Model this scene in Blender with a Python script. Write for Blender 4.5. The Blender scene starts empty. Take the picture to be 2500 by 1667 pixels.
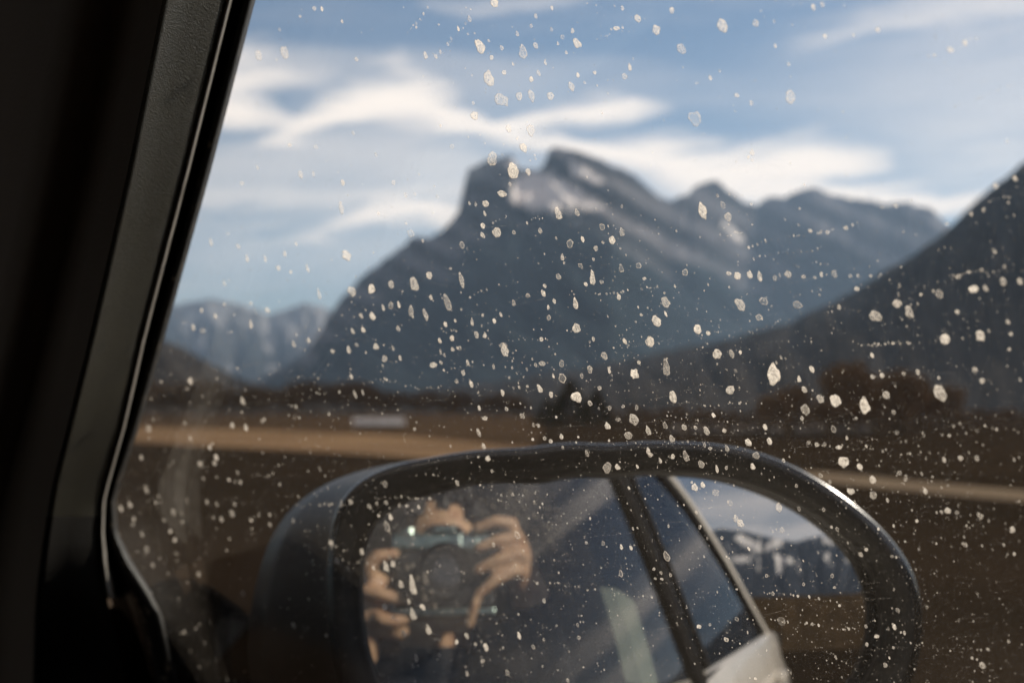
import bpy, bmesh, math, random
import numpy as np
from math import sin, cos, tan, radians, degrees, sqrt, atan2, asin, pi, exp
from mathutils import Vector, Matrix, noise as mnoise

SC = bpy.context.scene
COL = SC.collection
random.seed(7)
RNG = np.random.default_rng(11)

# ------------------------------------------------------------------ camera
F = 3472.2                                   # focal length in photo pixels (50 mm on 36 mm, 2500 px)
TH, PT = radians(37.0), radians(2.75)        # heading from the car's nose towards its right side, pitch
C = np.array([0.0, 0.0, 1.5])
AF = np.array([sin(TH)*cos(PT), cos(TH)*cos(PT), sin(PT)])
AR = np.array([cos(TH), -sin(TH), 0.0])
AU = np.cross(AR, AF)
cd = bpy.data.cameras.new('view_camera')
cam = bpy.data.objects.new('view_camera', cd)
COL.objects.link(cam)
cam.matrix_world = Matrix(((AR[0], AU[0], -AF[0], C[0]), (AR[1], AU[1], -AF[1], C[1]), (AR[2], AU[2], -AF[2], C[2]), (0, 0, 0, 1)))
cd.lens, cd.sensor_width, cd.sensor_fit = 50.0, 36.0, 'HORIZONTAL'
cd.clip_start, cd.clip_end = 0.004, 40000.0
cd.dof.use_dof = True
cd.dof.focus_distance = 0.36
cd.dof.aperture_fstop = 17.0
SC.camera = cam

# ------------------------------------------------------------------ sun, sky, exposure
SUN_AZ, SUN_EL = radians(80.0), radians(26.0)      # bearing measured from +Y (car nose) towards +X (right)
sd = bpy.data.lights.new('sun', 'SUN')
sd.energy, sd.angle, sd.color = 4.8, radians(0.5), (1.0, 0.90, 0.76)
sun = bpy.data.objects.new('sun', sd)
COL.objects.link(sun)
sdir = Vector((sin(SUN_AZ)*cos(SUN_EL), cos(SUN_AZ)*cos(SUN_EL), sin(SUN_EL)))
sun.rotation_euler = sdir.to_track_quat('Z', 'Y').to_euler()
sun.location = (5, 0, 8)

SC.view_settings.view_transform = 'Standard'
SC.view_settings.look = 'None'
SC.view_settings.gamma = 1.0
SC.view_settings.exposure = 0.35
SC.render.engine = 'CYCLES'
SC.cycles.use_denoising = True
SC.cycles.max_bounces = 10
SC.cycles.transparent_max_bounces = 24
SC.cycles.volume_bounces = 0
SC.cycles.sample_clamp_indirect = 6.0
SC.cycles.use_adaptive_sampling = True
SC.cycles.adaptive_threshold = 0.02

def azel(px, py):
    d = AF + AR*(px-1250)/F + AU*(833.5-py)/F
    d = d/np.linalg.norm(d)
    return degrees(atan2(d[0], d[1])), degrees(asin(d[2]))

AZ0, AZ1, ELM = 0.0, 70.0, 24.0
world = bpy.data.worlds.new('World')
SC.world = world
world.use_nodes = True
world.cycles.sampling_method = 'MANUAL'
world.cycles.sample_map_resolution = 512
wt = world.node_tree
wt.nodes.clear()
WN, WL = wt.nodes, wt.links

def wmath(op, a, b=None, c=None, clamp=False):
    n = WN.new('ShaderNodeMath'); n.operation = op; n.use_clamp = clamp
    for i, v in enumerate((a, b, c)):
        if v is None: continue
        if isinstance(v, (int, float)): n.inputs[i].default_value = v
        else: WL.new(v, n.inputs[i])
    return n.outputs[0]

def wcurve(x, pts):
    n = WN.new('ShaderNodeFloatCurve')
    cv = n.mapping.curves[0]
    pts = sorted(pts)
    while len(cv.points) < len(pts): cv.points.new(0.5, 0.5)
    for p, (a, b) in zip(cv.points, pts):
        p.location = (min(max(a, 0), 1), min(max(b, 0), 1)); p.handle_type = 'AUTO_CLAMPED'
    n.mapping.extend = 'HORIZONTAL'
    n.mapping.update()
    WL.new(x, n.inputs['Value'])
    return n.outputs[0]

wtc = WN.new('ShaderNodeTexCoord')
wsep = WN.new('ShaderNodeSeparateXYZ'); WL.new(wtc.outputs['Generated'], wsep.inputs[0])
waz = wmath('MULTIPLY', wmath('ARCTAN2', wsep.outputs[0], wsep.outputs[1]), 180/pi)
wel = wmath('MULTIPLY', wmath('ARCSINE', wsep.outputs[2]), 180/pi)
# wind-drawn warp
wcomb = WN.new('ShaderNodeCombineXYZ')
WL.new(wmath('MULTIPLY', waz, 0.16), wcomb.inputs[0]); WL.new(wmath('MULTIPLY', wel, 0.42), wcomb.inputs[1])
wn1 = WN.new('ShaderNodeTexNoise'); wn1.inputs['Scale'].default_value = 1.0; wn1.inputs['Detail'].default_value = 4.0
WL.new(wcomb.outputs[0], wn1.inputs['Vector'])
warp = wmath('MULTIPLY', wmath('SUBTRACT', wn1.outputs['Fac'], 0.5), 1.8)
wcomb2 = WN.new('ShaderNodeCombineXYZ')          # fibres drawn out along the wind
WL.new(wmath('ADD', wmath('MULTIPLY', waz, 0.22), wmath('MULTIPLY', wel, 0.10)), wcomb2.inputs[0]); WL.new(wmath('SUBTRACT', wmath('MULTIPLY', wel, 1.5), wmath('MULTIPLY', waz, 0.14)), wcomb2.inputs[1])
wn3 = WN.new('ShaderNodeTexNoise'); wn3.inputs['Scale'].default_value = 1.0; wn3.inputs['Detail'].default_value = 6.0; wn3.inputs['Roughness'].default_value = 0.6; wn3.inputs['Distortion'].default_value = 0.5
WL.new(wcomb2.outputs[0], wn3.inputs['Vector'])
fibre = wmath('MULTIPLY', wmath('SUBTRACT', wn3.outputs['Fac'], 0.5), 2.2)
wX = wmath('DIVIDE', wmath('SUBTRACT', wmath('ADD', waz, wmath('MULTIPLY', warp, 1.2)), AZ0), AZ1-AZ0)
wY = wmath('DIVIDE', wmath('ADD', wel, warp), ELM)

def nx(px, py): return (azel(px, py)[0]-AZ0)/(AZ1-AZ0)
def ny(px, py): return azel(px, py)[1]/ELM
PXE = degrees(1/F)/ELM                       # one photo pixel as a fraction of the elevation range

CLOUDS = [  # (px, centre py, up half-width, down half-width, density)
 [(250,215,40,40,0),(430,200,60,42,.75),(560,185,58,42,.85),(650,178,50,38,.75),(740,176,40,32,.5),(860,180,28,20,0)],
 [(250,290,40,30,0),(430,288,58,34,1),(560,283,56,34,1),(630,288,45,30,.85),(720,318,25,22,.4),(780,330,20,16,0)],
 [(610,352,14,14,0),(680,338,26,16,.7),(760,310,48,24,.95),(850,278,60,34,1),(930,255,66,46,1),(1010,248,70,56,1),(1090,262,62,52,.98),(1150,290,50,32,.9),(1220,318,26,18,.9),(1300,340,22,16,.95),(1400,358,20,18,.9),(1480,372,16,18,.5),(1540,380,14,14,0)],
 [(1170,322,12,12,0),(1240,312,20,18,.7),(1320,297,24,24,.85),(1400,282,28,28,.9),(1500,267,30,28,.85),(1580,261,24,20,.65),(1660,258,14,10,0)],
 [(1360,366,16,16,0),(1430,368,24,18,.9),(1520,382,40,34,1),(1620,400,56,60,1),(1720,415,68,80,1),(1830,425,66,80,1),(1950,420,64,70,1),(2050,408,52,48,.95),(2130,398,40,26,.75),(2200,392,24,18,0)],
 [(1800,480,20,30,.2),(1900,474,26,40,1),(2050,468,24,30,1),(2200,472,22,24,1),(2330,478,20,22,.95),(2440,482,18,20,.7),(2600,490,14,14,0)],
 [(660,578,12,10,0),(720,570,14,12,.35),(790,560,18,16,.65),(850,545,26,22,.85),(900,526,30,26,1),(950,520,28,26,1),(1010,526,24,26,1),(1080,538,20,34,.9),(1160,555,20,40,.6),(1260,580,10,20,0)],
 [(150,420,80,90,0),(420,415,90,110,.42),(650,410,80,120,.40),(850,400,90,110,.34),(1000,410,90,100,.38),(1120,425,80,90,.34),(1260,440,60,60,0)],
 [(150,630,40,50,0),(450,630,50,60,.2),(700,625,45,60,.22),(900,610,45,50,.18),(1050,600,40,40,0)],
 [(1900,120,20,20,0),(2050,85,24,22,.25),(2200,50,28,26,.34),(2350,22,28,28,.36),(2500,5,28,28,.3),(2800,-20,28,28,0)],
 [(1000,6,20,14,0),(1150,10,24,16,.25),(1300,8,24,18,.28),(1450,0,20,16,0)],
 [(1700,250,120,120,0),(1950,230,160,150,.12),(2250,220,220,190,.26),(2500,215,240,220,.34),(2750,215,240,220,.34),(3000,215,200,200,0)],
]
clear = None
for st in CLOUDS:
    cen = wcurve(wX, [(nx(p[0], p[1]), ny(p[0], p[1])) for p in st])
    upw = wcurve(wX, [(nx(p[0], p[1]), p[2]*PXE*2) for p in st])
    dnw = wcurve(wX, [(nx(p[0], p[1]), p[3]*PXE*2) for p in st])
    den = wcurve(wX, [(nx(p[0], p[1]), p[4]) for p in st])
    dy = wmath('SUBTRACT', wY, cen)
    a = wmath('DIVIDE', wmath('MULTIPLY', wmath('MAXIMUM', dy, 0.0), 2.0), wmath('MAXIMUM', upw, 0.004))
    b = wmath('DIVIDE', wmath('MULTIPLY', wmath('MAXIMUM', wmath('MULTIPLY', dy, -1.0), 0.0), 2.0), wmath('MAXIMUM', dnw, 0.004))
    mr = WN.new('ShaderNodeMapRange'); mr.interpolation_type = 'SMOOTHSTEP'
    WL.new(wmath('ADD', wmath('ADD', a, b), fibre), mr.inputs['Value'])
    mr.inputs['From Min'].default_value = 1.65; mr.inputs['From Max'].default_value = 0.1
    one = wmath('SUBTRACT', 1.0, wmath('MULTIPLY', mr.outputs[0], den))
    clear = one if clear is None else wmath('MULTIPLY', clear, one)
# the rest of the sky: the same kind of thin streaks everywhere
wmap = WN.new('ShaderNodeMapping'); WL.new(wtc.outputs['Generated'], wmap.inputs['Vector'])
wmap.inputs['Scale'].default_value = (1.6, 1.6, 9.0); wmap.inputs['Rotation'].default_value = (0.06, 0.04, 0.3)
wn2 = WN.new('ShaderNodeTexNoise'); wn2.inputs['Scale'].default_value = 1.3; wn2.inputs['Detail'].default_value = 5.0; wn2.inputs['Distortion'].default_value = 0.6
WL.new(wmap.outputs[0], wn2.inputs['Vector'])
mr2 = WN.new('ShaderNodeMapRange'); mr2.interpolation_type = 'SMOOTHSTEP'
WL.new(wn2.outputs['Fac'], mr2.inputs['Value']); mr2.inputs['From Min'].default_value = 0.38; mr2.inputs['From Max'].default_value = 0.66
clear = wmath('MULTIPLY', clear, wmath('SUBTRACT', 1.0, wmath('MULTIPLY', mr2.outputs[0], wmath('MULTIPLY_ADD', wmath('MINIMUM', wsep.outputs[1], 0.5), -0.28, 0.42))))
cloud = wmath('SUBTRACT', 1.0, clear, clamp=True)
wsky = WN.new('ShaderNodeTexSky'); wsky.sky_type = 'NISHITA'; wsky.sun_disc = False
wsky.sun_elevation = SUN_EL; wsky.sun_rotation = SUN_AZ
wsky.altitude = 1300; wsky.air_density = 1.0; wsky.dust_density = 0.4; wsky.ozone_density = 1.6
SKY_STR = 0.057
wbg = WN.new('ShaderNodeBackground'); wbg.inputs['Strength'].default_value = SKY_STR
wmix = WN.new('ShaderNodeMix'); wmix.data_type = 'RGBA'
WL.new(cloud, wmix.inputs['Factor']); WL.new(wsky.outputs[0], wmix.inputs['A'])
wmix.inputs['B'].default_value = tuple(v/SKY_STR for v in (1.10, 0.96, 0.84)) + (1,)
WL.new(wmix.outputs['Result'], wbg.inputs['Color'])
wout = WN.new('ShaderNodeOutputWorld'); WL.new(wbg.outputs[0], wout.inputs['Surface'])

# ------------------------------------------------------------------ geometry helpers
def ray(px, py): return AF + AR*(px-1250)/F + AU*(833.5-py)/F
def unproj(px, py, depth): return C + ray(px, py)*depth
def cf(a, b, c): return C + AR*a + AU*b + AF*c          # camera frame: right, up, forward
TAU = radians(20)
GN = np.array([1, 0, tan(TAU)])                          # the side glass leans in at the top
GNL = np.linalg.norm(GN)
GD = 0.36*(ray(1400, 700) @ GN)
def onglass(px, py, n=0.0):                              # n metres inside the glass plane
    d = ray(px, py)
    return C + d*(GD-n*GNL)/(d @ GN)
def gp(y, z, n=0.0):                                     # point of the glass plane from y and height
    return np.array([GD-n*GNL-(z-1.5)*tan(TAU), y, z])
MR = 0.95                                                # radius of the convex mirror
_d0 = ray(1090, 1385)
_h0 = _d0/np.linalg.norm(_d0)
MQ = C+_d0*0.58+_h0*MR
def onmirror(px, py, lift=0.0):
    d = ray(px, py); d = d/np.linalg.norm(d); oc = C-MQ; rr = MR+lift
    b = oc @ d; c = oc @ oc-rr*rr
    return C+d*(-b-sqrt(b*b-c))
def ground_at(px, py):                                    # where a line of sight meets the ground z=0
    d = ray(px, py); return C+d*(-1.5/d[2])

def obj(name, me, mat=None, parent=None, smooth=False):
    if isinstance(me, bmesh.types.BMesh):
        m = bpy.data.meshes.new(name); me.to_mesh(m); me.free(); me = m
    if mat is not None and not me.materials:
        for mm in (mat if isinstance(mat, (list, tuple)) else [mat]): me.materials.append(mm)
    if smooth: me.shade_smooth()
    o = bpy.data.objects.new(name, me); COL.objects.link(o)
    if parent is not None: o.parent = parent
    return o
def empty(name, label, cat, group=None, loc=(0, 0, 0)):
    o = bpy.data.objects.new(name, None); COL.objects.link(o); o.location = loc
    o.empty_display_size = 0.1
    return tag(o, label, cat, group)
def part(name, parent):
    o = bpy.data.objects.new(name, None); COL.objects.link(o); o.parent = parent; o.empty_display_size = 0.05
    return o
def tag(o, label, cat, group=None):
    o['label'] = label; o['category'] = cat
    if group: o['group'] = group
    return o
def pyd(name, verts, faces):
    m = bpy.data.meshes.new(name); m.from_pydata([tuple(map(float, v)) for v in verts], [], faces); m.update(); return m
def loft(name, rows, closed=False, cap0=False, cap1=False):
    n = len(rows[0]); V = [p for r in rows for p in r]; Fc = []
    for i in range(len(rows)-1):
        for j in range(n if closed else n-1):
            k = (j+1) % n
            Fc.append((i*n+j, i*n+k, (i+1)*n+k, (i+1)*n+j))
    if cap0: Fc.append(tuple(range(n))[::-1])
    if cap1: Fc.append(tuple((len(rows)-1)*n+j for j in range(n)))
    m = pyd(name, V, Fc)
    bm = bmesh.new(); bm.from_mesh(m); bmesh.ops.recalc_face_normals(bm, faces=bm.faces); bm.to_mesh(m); bm.free()
    return m
def box(bm, c, s, bevel=0.0, rot=None):
    r = bmesh.ops.create_cube(bm, size=1.0)
    M = Matrix.Translation(Vector(c)) @ (rot.to_4x4() if rot is not None else Matrix()) @ Matrix.Diagonal((*s, 1))
    bmesh.ops.transform(bm, matrix=M, verts=r['verts'])
    if bevel:
        es = list({e for v in r['verts'] for e in v.link_edges})
        bmesh.ops.bevel(bm, geom=es, offset=bevel, segments=2, affect='EDGES', profile=0.6)
def boxo(name, c, s, mat, parent, bevel=0.01, rot=None):
    bm = bmesh.new(); box(bm, c, s, bevel, rot); return obj(name, bm, mat, parent)
def interp(tab, y):
    ys = [t[0] for t in tab]
    return [float(np.interp(y, ys, [t[k] for t in tab])) for k in range(1, len(tab[0]))]

# ------------------------------------------------------------------ materials
def mat(name, col, rough=0.6, metal=0.0, noise=None, bump=None, spec=0.5, col2=None, coord='Object', coat=0.0):
    m = bpy.data.materials.new(name); m.use_nodes = True
    nt = m.node_tree; b = nt.nodes['Principled BSDF']
    b.inputs['Base Color'].default_value = (*col, 1); b.inputs['Roughness'].default_value = rough
    b.inputs['Metallic'].default_value = metal; b.inputs['Specular IOR Level'].default_value = spec
    b.inputs['Coat Weight'].default_value = coat
    tc = nt.nodes.new('ShaderNodeTexCoord')
    if noise:
        sc, det, lo, hi = noise
        n = nt.nodes.new('ShaderNodeTexNoise'); n.inputs['Scale'].default_value = sc; n.inputs['Detail'].default_value = det
        nt.links.new(tc.outputs[coord], n.inputs['Vector'])
        r = nt.nodes.new('ShaderNodeMapRange'); r.inputs['From Min'].default_value = lo; r.inputs['From Max'].default_value = hi
        nt.links.new(n.outputs['Fac'], r.inputs['Value'])
        mx = nt.nodes.new('ShaderNodeMix'); mx.data_type = 'RGBA'
        nt.links.new(r.outputs[0], mx.inputs['Factor'])
        mx.inputs['A'].default_value = (*col, 1); mx.inputs['B'].default_value = (*(col2 or tuple(c*0.5 for c in col)), 1)
        nt.links.new(mx.outputs['Result'], b.inputs['Base Color'])
    if bump:
        sc, st, dist = bump
        n = nt.nodes.new('ShaderNodeTexNoise'); n.inputs['Scale'].default_value = sc; n.inputs['Detail'].default_value = 2.0
        nt.links.new(tc.outputs[coord], n.inputs['Vector'])
        bp = nt.nodes.new('ShaderNodeBump'); bp.inputs['Strength'].default_value = st; bp.inputs['Distance'].default_value = dist
        nt.links.new(n.outputs['Fac'], bp.inputs['Height']); nt.links.new(bp.outputs[0], b.inputs['Normal'])
    return m

M = {}
M['trim'] = mat('grained_trim', (0.026, 0.024, 0.0155), 0.45, spec=0.3, bump=(2000, 0.8, 0.0005), noise=(40, 3, .35, .7), col2=(0.021, 0.0195, 0.014))
M['black'] = mat('black_plastic', (0.010, 0.0085, 0.007), 0.75, bump=(700, 0.3, 0.0005), spec=0.12)
M['rubber'] = mat('window_rubber', (0.008, 0.0075, 0.007), 0.6, spec=0.2, noise=(180, 4, .60, .74), col2=(0.16, 0.13, 0.10), bump=(260, .4, .0008))
M['gloss'] = mat('gloss_black', (0.006, 0.006, 0.007), 0.23, spec=0.8, noise=(30, 3, .4, .8), col2=(0.014, 0.012, 0.010))
M['satin'] = mat('dusty_satin_black', (0.013, 0.0095, 0.007), 0.35, spec=0.06, noise=(22, 5, .45, .85), col2=(0.032, 0.024, 0.017))
M['bezel'] = mat('mirror_bezel_plastic', (0.008, 0.0075, 0.007), 0.42, spec=0.3, bump=(500, .1, .0004), noise=(60, 4, .55, .8), col2=(0.035, 0.03, 0.025))
M['mirror'] = mat('mirror_silver', (0.55, 0.55, 0.56), 0.004, metal=1.0)
M['paint'] = mat('white_car_paint', (0.82, 0.76, 0.67), 0.28, coat=0.6, noise=(9, 5, .5, .8), col2=(0.60, 0.55, 0.48))
M['fabric'] = mat('dark_seat_fabric', (0.018, 0.018, 0.019), 0.9, bump=(900, .3, .0005), noise=(60, 3, .4, .7))
M['cover'] = mat('brown_black_cover', (0.095, 0.068, 0.050), 0.9, bump=(700, 0.3, 0.0005), spec=0.0)
M['lit_lip'] = mat('sunlit_trim_edge', (0.28, 0.26, 0.235), 0.4, noise=(120, 3, .4, .8), col2=(0.13, 0.12, 0.10), bump=(500, .2, .0004))  # trim edge coloured pale to paint in the sun's bright line
M['liner'] = mat('dark_roof_liner', (0.045, 0.043, 0.040), 0.95, noise=(300, 3, .4, .7), col2=(0.035, 0.033, 0.03))
M['belt'] = mat('pale_green_trim', (0.19, 0.21, 0.155), 0.7, noise=(40, 3, .4, .8), col2=(0.18, 0.20, 0.15))
M['jacket'] = mat('dark_jacket', (0.016, 0.017, 0.020), 0.85, noise=(40, 4, .4, .7), col2=(0.028, 0.028, 0.032))
M['skin'] = mat('skin', (0.60, 0.385, 0.235), 0.5, noise=(55, 4, .4, .7), col2=(0.45, 0.25, 0.15), bump=(300, .1, .0005))
M['hair'] = mat('dark_hair', (0.014, 0.010, 0.008), 0.5, noise=(120, 3, .4, .7), bump=(160, .6, .003))
M['chrome'] = mat('satin_chrome', (0.44, 0.54, 0.48), 0.28, metal=1.0, noise=(90, 3, .4, .8), col2=(0.36, 0.40, 0.38))
M['leather'] = mat('black_leatherette', (0.010, 0.010, 0.011), 0.6, bump=(700, .5, .0008))
M['lensglass'] = mat('coated_lens_glass', (0.01, 0.012, 0.018), 0.03, spec=0.9)

def glass_material(name, film=0.0, tint=(0.985, 0.99, 0.987)):
    """Clear pane: it lets light straight through, mirrors by Fresnel, and carries a thin uneven film of dust."""
    m = bpy.data.materials.new(name); m.use_nodes = True
    nt = m.node_tree; nt.nodes.clear(); N_, L_ = nt.nodes, nt.links
    tr = N_.new('ShaderNodeBsdfTransparent'); tr.inputs[0].default_value = (*tint, 1)
    gl = N_.new('ShaderNodeBsdfGlossy'); gl.inputs['Roughness'].default_value = 0.01; gl.inputs['Color'].default_value = (1, 1, 1, 1)
    lw = N_.new('ShaderNodeLayerWeight'); lw.inputs['Blend'].default_value = 0.5
    p5 = N_.new('ShaderNodeMath'); p5.operation = 'POWER'; L_.new(lw.outputs['Facing'], p5.inputs[0]); p5.inputs[1].default_value = 5.0
    fr = N_.new('ShaderNodeMath'); fr.operation = 'MULTIPLY_ADD'; L_.new(p5.outputs[0], fr.inputs[0]); fr.inputs[1].default_value = 0.80; fr.inputs[2].default_value = 0.025
    mx = N_.new('ShaderNodeMixShader'); L_.new(fr.outputs[0], mx.inputs[0]); L_.new(tr.outputs[0], mx.inputs[1]); L_.new(gl.outputs[0], mx.inputs[2])
    out = N_.new('ShaderNodeOutputMaterial')
    last = mx.outputs[0]
    if film:
        tc = N_.new('ShaderNodeTexCoord')
        mp = N_.new('ShaderNodeMapping'); L_.new(tc.outputs['Object'], mp.inputs['Vector'])
        mp.inputs['Scale'].default_value = (3, 6, 14); mp.inputs['Rotation'].default_value = (0.25, 0, 0); mp.inputs['Location'].default_value = (4.3, 1.7, 2.9)
        n1 = N_.new('ShaderNodeTexNoise'); n1.inputs['Scale'].default_value = 1.6; n1.inputs['Detail'].default_value = 6; n1.inputs['Distortion'].default_value = 0.5
        L_.new(mp.outputs[0], n1.inputs['Vector'])
        n2 = N_.new('ShaderNodeTexNoise'); n2.inputs['Scale'].default_value = 3000; n2.inputs['Detail'].default_value = 2
        L_.new(tc.outputs['Object'], n2.inputs['Vector'])
        r1 = N_.new('ShaderNodeMapRange'); L_.new(n1.outputs['Fac'], r1.inputs['Value']); r1.inputs['From Min'].default_value = .3; r1.inputs['From Max'].default_value = .75
        r1.inputs['To Min'].default_value = 0.65; r1.inputs['To Max'].default_value = 1.25
        r2 = N_.new('ShaderNodeMapRange'); L_.new(n2.outputs['Fac'], r2.inputs['Value']); r2.inputs['From Min'].default_value = .52; r2.inputs['From Max'].default_value = .72
        r2.inputs['To Min'].default_value = 0.5; r2.inputs['To Max'].default_value = 5.0
        k = N_.new('ShaderNodeMath'); k.operation = 'MULTIPLY'; L_.new(r1.outputs[0], k.inputs[0]); L_.new(r2.outputs[0], k.inputs[1])
        # thicker film low on the pane and towards the rear of the door
        sp = N_.new('ShaderNodeSeparateXYZ'); L_.new(tc.outputs['Object'], sp.inputs[0])
        rz = N_.new('ShaderNodeMapRange'); L_.new(sp.outputs[2], rz.inputs['Value']); rz.inputs['From Min'].default_value = 1.62; rz.inputs['From Max'].default_value = 1.44
        rz.inputs['To Min'].default_value = 0.5; rz.inputs['To Max'].default_value = 1.1
        k2 = N_.new('ShaderNodeMath'); k2.operation = 'MULTIPLY'; L_.new(k.outputs[0], k2.inputs[0]); L_.new(rz.outputs[0], k2.inputs[1])
        k3 = N_.new('ShaderNodeMath'); k3.operation = 'MULTIPLY'; L_.new(k2.outputs[0], k3.inputs[0]); k3.inputs[1].default_value = film
        tl = N_.new('ShaderNodeBsdfTranslucent'); tl.inputs[0].default_value = (0.80, 0.70, 0.60, 1)
        df = N_.new('ShaderNodeBsdfDiffuse'); df.inputs[0].default_value = (0.75, 0.66, 0.56, 1)
        ad = N_.new('ShaderNodeMixShader'); ad.inputs[0].default_value = 0.5; L_.new(tl.outputs[0], ad.inputs[1]); L_.new(df.outputs[0], ad.inputs[2])
        m2 = N_.new('ShaderNodeMixShader'); L_.new(k3.outputs[0], m2.inputs[0]); L_.new(last, m2.inputs[1]); L_.new(ad.outputs[0], m2.inputs[2])
        last = m2.outputs[0]
    L_.new(last, out.inputs['Surface'])
    return m
M['glass'] = glass_material('side_window_glass', film=0.0092)
M['glass_rear'] = glass_material('rear_window_glass', tint=(0.35, 0.36, 0.36))
M['glass_front'] = glass_material('windscreen_glass', tint=(0.85, 0.9, 0.87))

def mud_material(name, col):
    m = bpy.data.materials.new(name); m.use_nodes = True
    nt = m.node_tree; nt.nodes.clear(); N_, L_ = nt.nodes, nt.links
    at = N_.new('ShaderNodeAttribute'); at.attribute_name = 'cover'
    tc = N_.new('ShaderNodeTexCoord')
    n1 = N_.new('ShaderNodeTexNoise'); n1.inputs['Scale'].default_value = 1400; n1.inputs['Detail'].default_value = 3
    L_.new(tc.outputs['Object'], n1.inputs['Vector'])
    r1 = N_.new('ShaderNodeMapRange'); L_.new(n1.outputs['Fac'], r1.inputs['Value']); r1.inputs['From Min'].default_value = .3; r1.inputs['From Max'].default_value = .7
    r1.inputs['To Min'].default_value = .45; r1.inputs['To Max'].default_value = 1.3
    k = N_.new('ShaderNodeMath'); k.operation = 'MULTIPLY'; k.use_clamp = True; L_.new(at.outputs['Fac'], k.inputs[0]); L_.new(r1.outputs[0], k.inputs[1])
    tl = N_.new('ShaderNodeBsdfTranslucent'); tl.inputs[0].default_value = (*col, 1)
    df = N_.new('ShaderNodeBsdfDiffuse'); df.inputs[0].default_value = (*col, 1)
    a = N_.new('ShaderNodeMixShader'); a.inputs[0].default_value = 0.25; L_.new(tl.outputs[0], a.inputs[1]); L_.new(df.outputs[0], a.inputs[2])
    tr = N_.new('ShaderNodeBsdfTransparent')
    mx = N_.new('ShaderNodeMixShader'); L_.new(k.outputs[0], mx.inputs[0]); L_.new(tr.outputs[0], mx.inputs[1]); L_.new(a.outputs[0], mx.inputs[2])
    out = N_.new('ShaderNodeOutputMaterial'); L_.new(mx.outputs[0], out.inputs['Surface'])
    return m
M['mud'] = mud_material('dried_mud', (0.83, 0.75, 0.655))

def attr_mat(name, rough=0.95):
    m = bpy.data.materials.new(name); m.use_nodes = True
    nt = m.node_tree; b = nt.nodes['Principled BSDF']; b.inputs['Roughness'].default_value = rough; b.inputs['Specular IOR Level'].default_value = 0.0
    a = nt.nodes.new('ShaderNodeAttribute'); a.attribute_name = 'col'
    nt.links.new(a.outputs['Color'], b.inputs['Base Color'])
    return m
M['terrain'] = attr_mat('mountain_rock_forest_snow')

# ------------------------------------------------------------------ the land
def fbm(x, y, z=0.0, o=5):
    return mnoise.fractal(Vector((x, y, z)), 1.0, 2.1, o)      # about -1..1
def setcol(me, cols):
    a = me.attributes.new('col', 'FLOAT_COLOR', 'POINT')
    a.data.foreach_set('color', np.array(cols, dtype=np.float32).ravel())

M['earth'] = mat('shaded_brown_earth', (0.024, 0.0155, 0.0095), 0.95, spec=0.0, noise=(0.12, 6, .35, .7), col2=(0.014, 0.0095, 0.006), bump=(3, .5, .05))  # brown soil, its colour kept darker to stand for mountain shadow
M['gold'] = mat('dry_golden_grass', (0.27, 0.168, 0.092), 0.95, spec=0.0, noise=(0.10, 6, .35, .65), col2=(0.16, 0.10, 0.058), bump=(8, .5, .05))
M['meadow'] = mat('brown_meadow_grass', (0.080, 0.049, 0.028), 0.95, spec=0.0, noise=(0.08, 6, .35, .7), col2=(0.045, 0.029, 0.017), bump=(3, .5, .05))
M['verge'] = mat('pale_dry_verge', (0.20, 0.15, 0.10), 0.95, spec=0.0, noise=(0.5, 5, .35, .7), col2=(0.14, 0.10, 0.07))

GR = [0.0, 2, 5, 10, 20, 40, 80, 160, 320, 700, 1500, 3000, 6000, 9000]
V, Fc = [(0, 0, 0)], []
NA = 96
for r in GR[1:]:
    for k in range(NA):
        a = 2*pi*k/NA; V.append((r*sin(a), r*cos(a), 0.0))
for k in range(NA): Fc.append((0, 1+k, 1+(k+1) % NA))
for i in range(len(GR)-2):
    for k in range(NA): Fc.append((1+i*NA+k, 1+(i+1)*NA+k, 1+(i+1)*NA+(k+1) % NA, 1+i*NA+(k+1) % NA))
g = obj('ground', pyd('ground', V, Fc), M['earth']); g['kind'] = 'structure'

def sheet(name, pts, z, m, sub=18):
    P = [ground_at(*p) for p in pts]
    bm = bmesh.new(); vs = [bm.verts.new((p[0], p[1], z)) for p in P]; bm.faces.new(vs)
    bmesh.ops.recalc_face_normals(bm, faces=bm.faces)
    o = obj(name, bm, m); o['kind'] = 'structure'
    return o
sheet('golden_field', [(120, 1070), (330, 1080), (700, 1099), (1063, 1119), (1300, 1140), (1500, 1160), (1500, 1135), (1300, 1095), (1150, 1078), (1000, 1066), (700, 1052), (330, 1042), (120, 1036)], 0.012, M['gold'])
sheet('field_verge', [(1500, 1178), (1800, 1172), (2020, 1180), (2250, 1203), (2500, 1226), (2900, 1265), (2900, 1232), (2500, 1200), (2250, 1178), (2020, 1154), (1800, 1148), (1500, 1150)], 0.02, M['verge'])

sheet('brown_meadow', [(-300, 1046), (330, 1046), (700, 1056), (1000, 1070), (1150, 1082), (1300, 1099), (1330, 1050), (1300, 1016), (1000, 1008), (330, 1007), (-300, 1007)], 0.006, M['meadow'])

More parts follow.
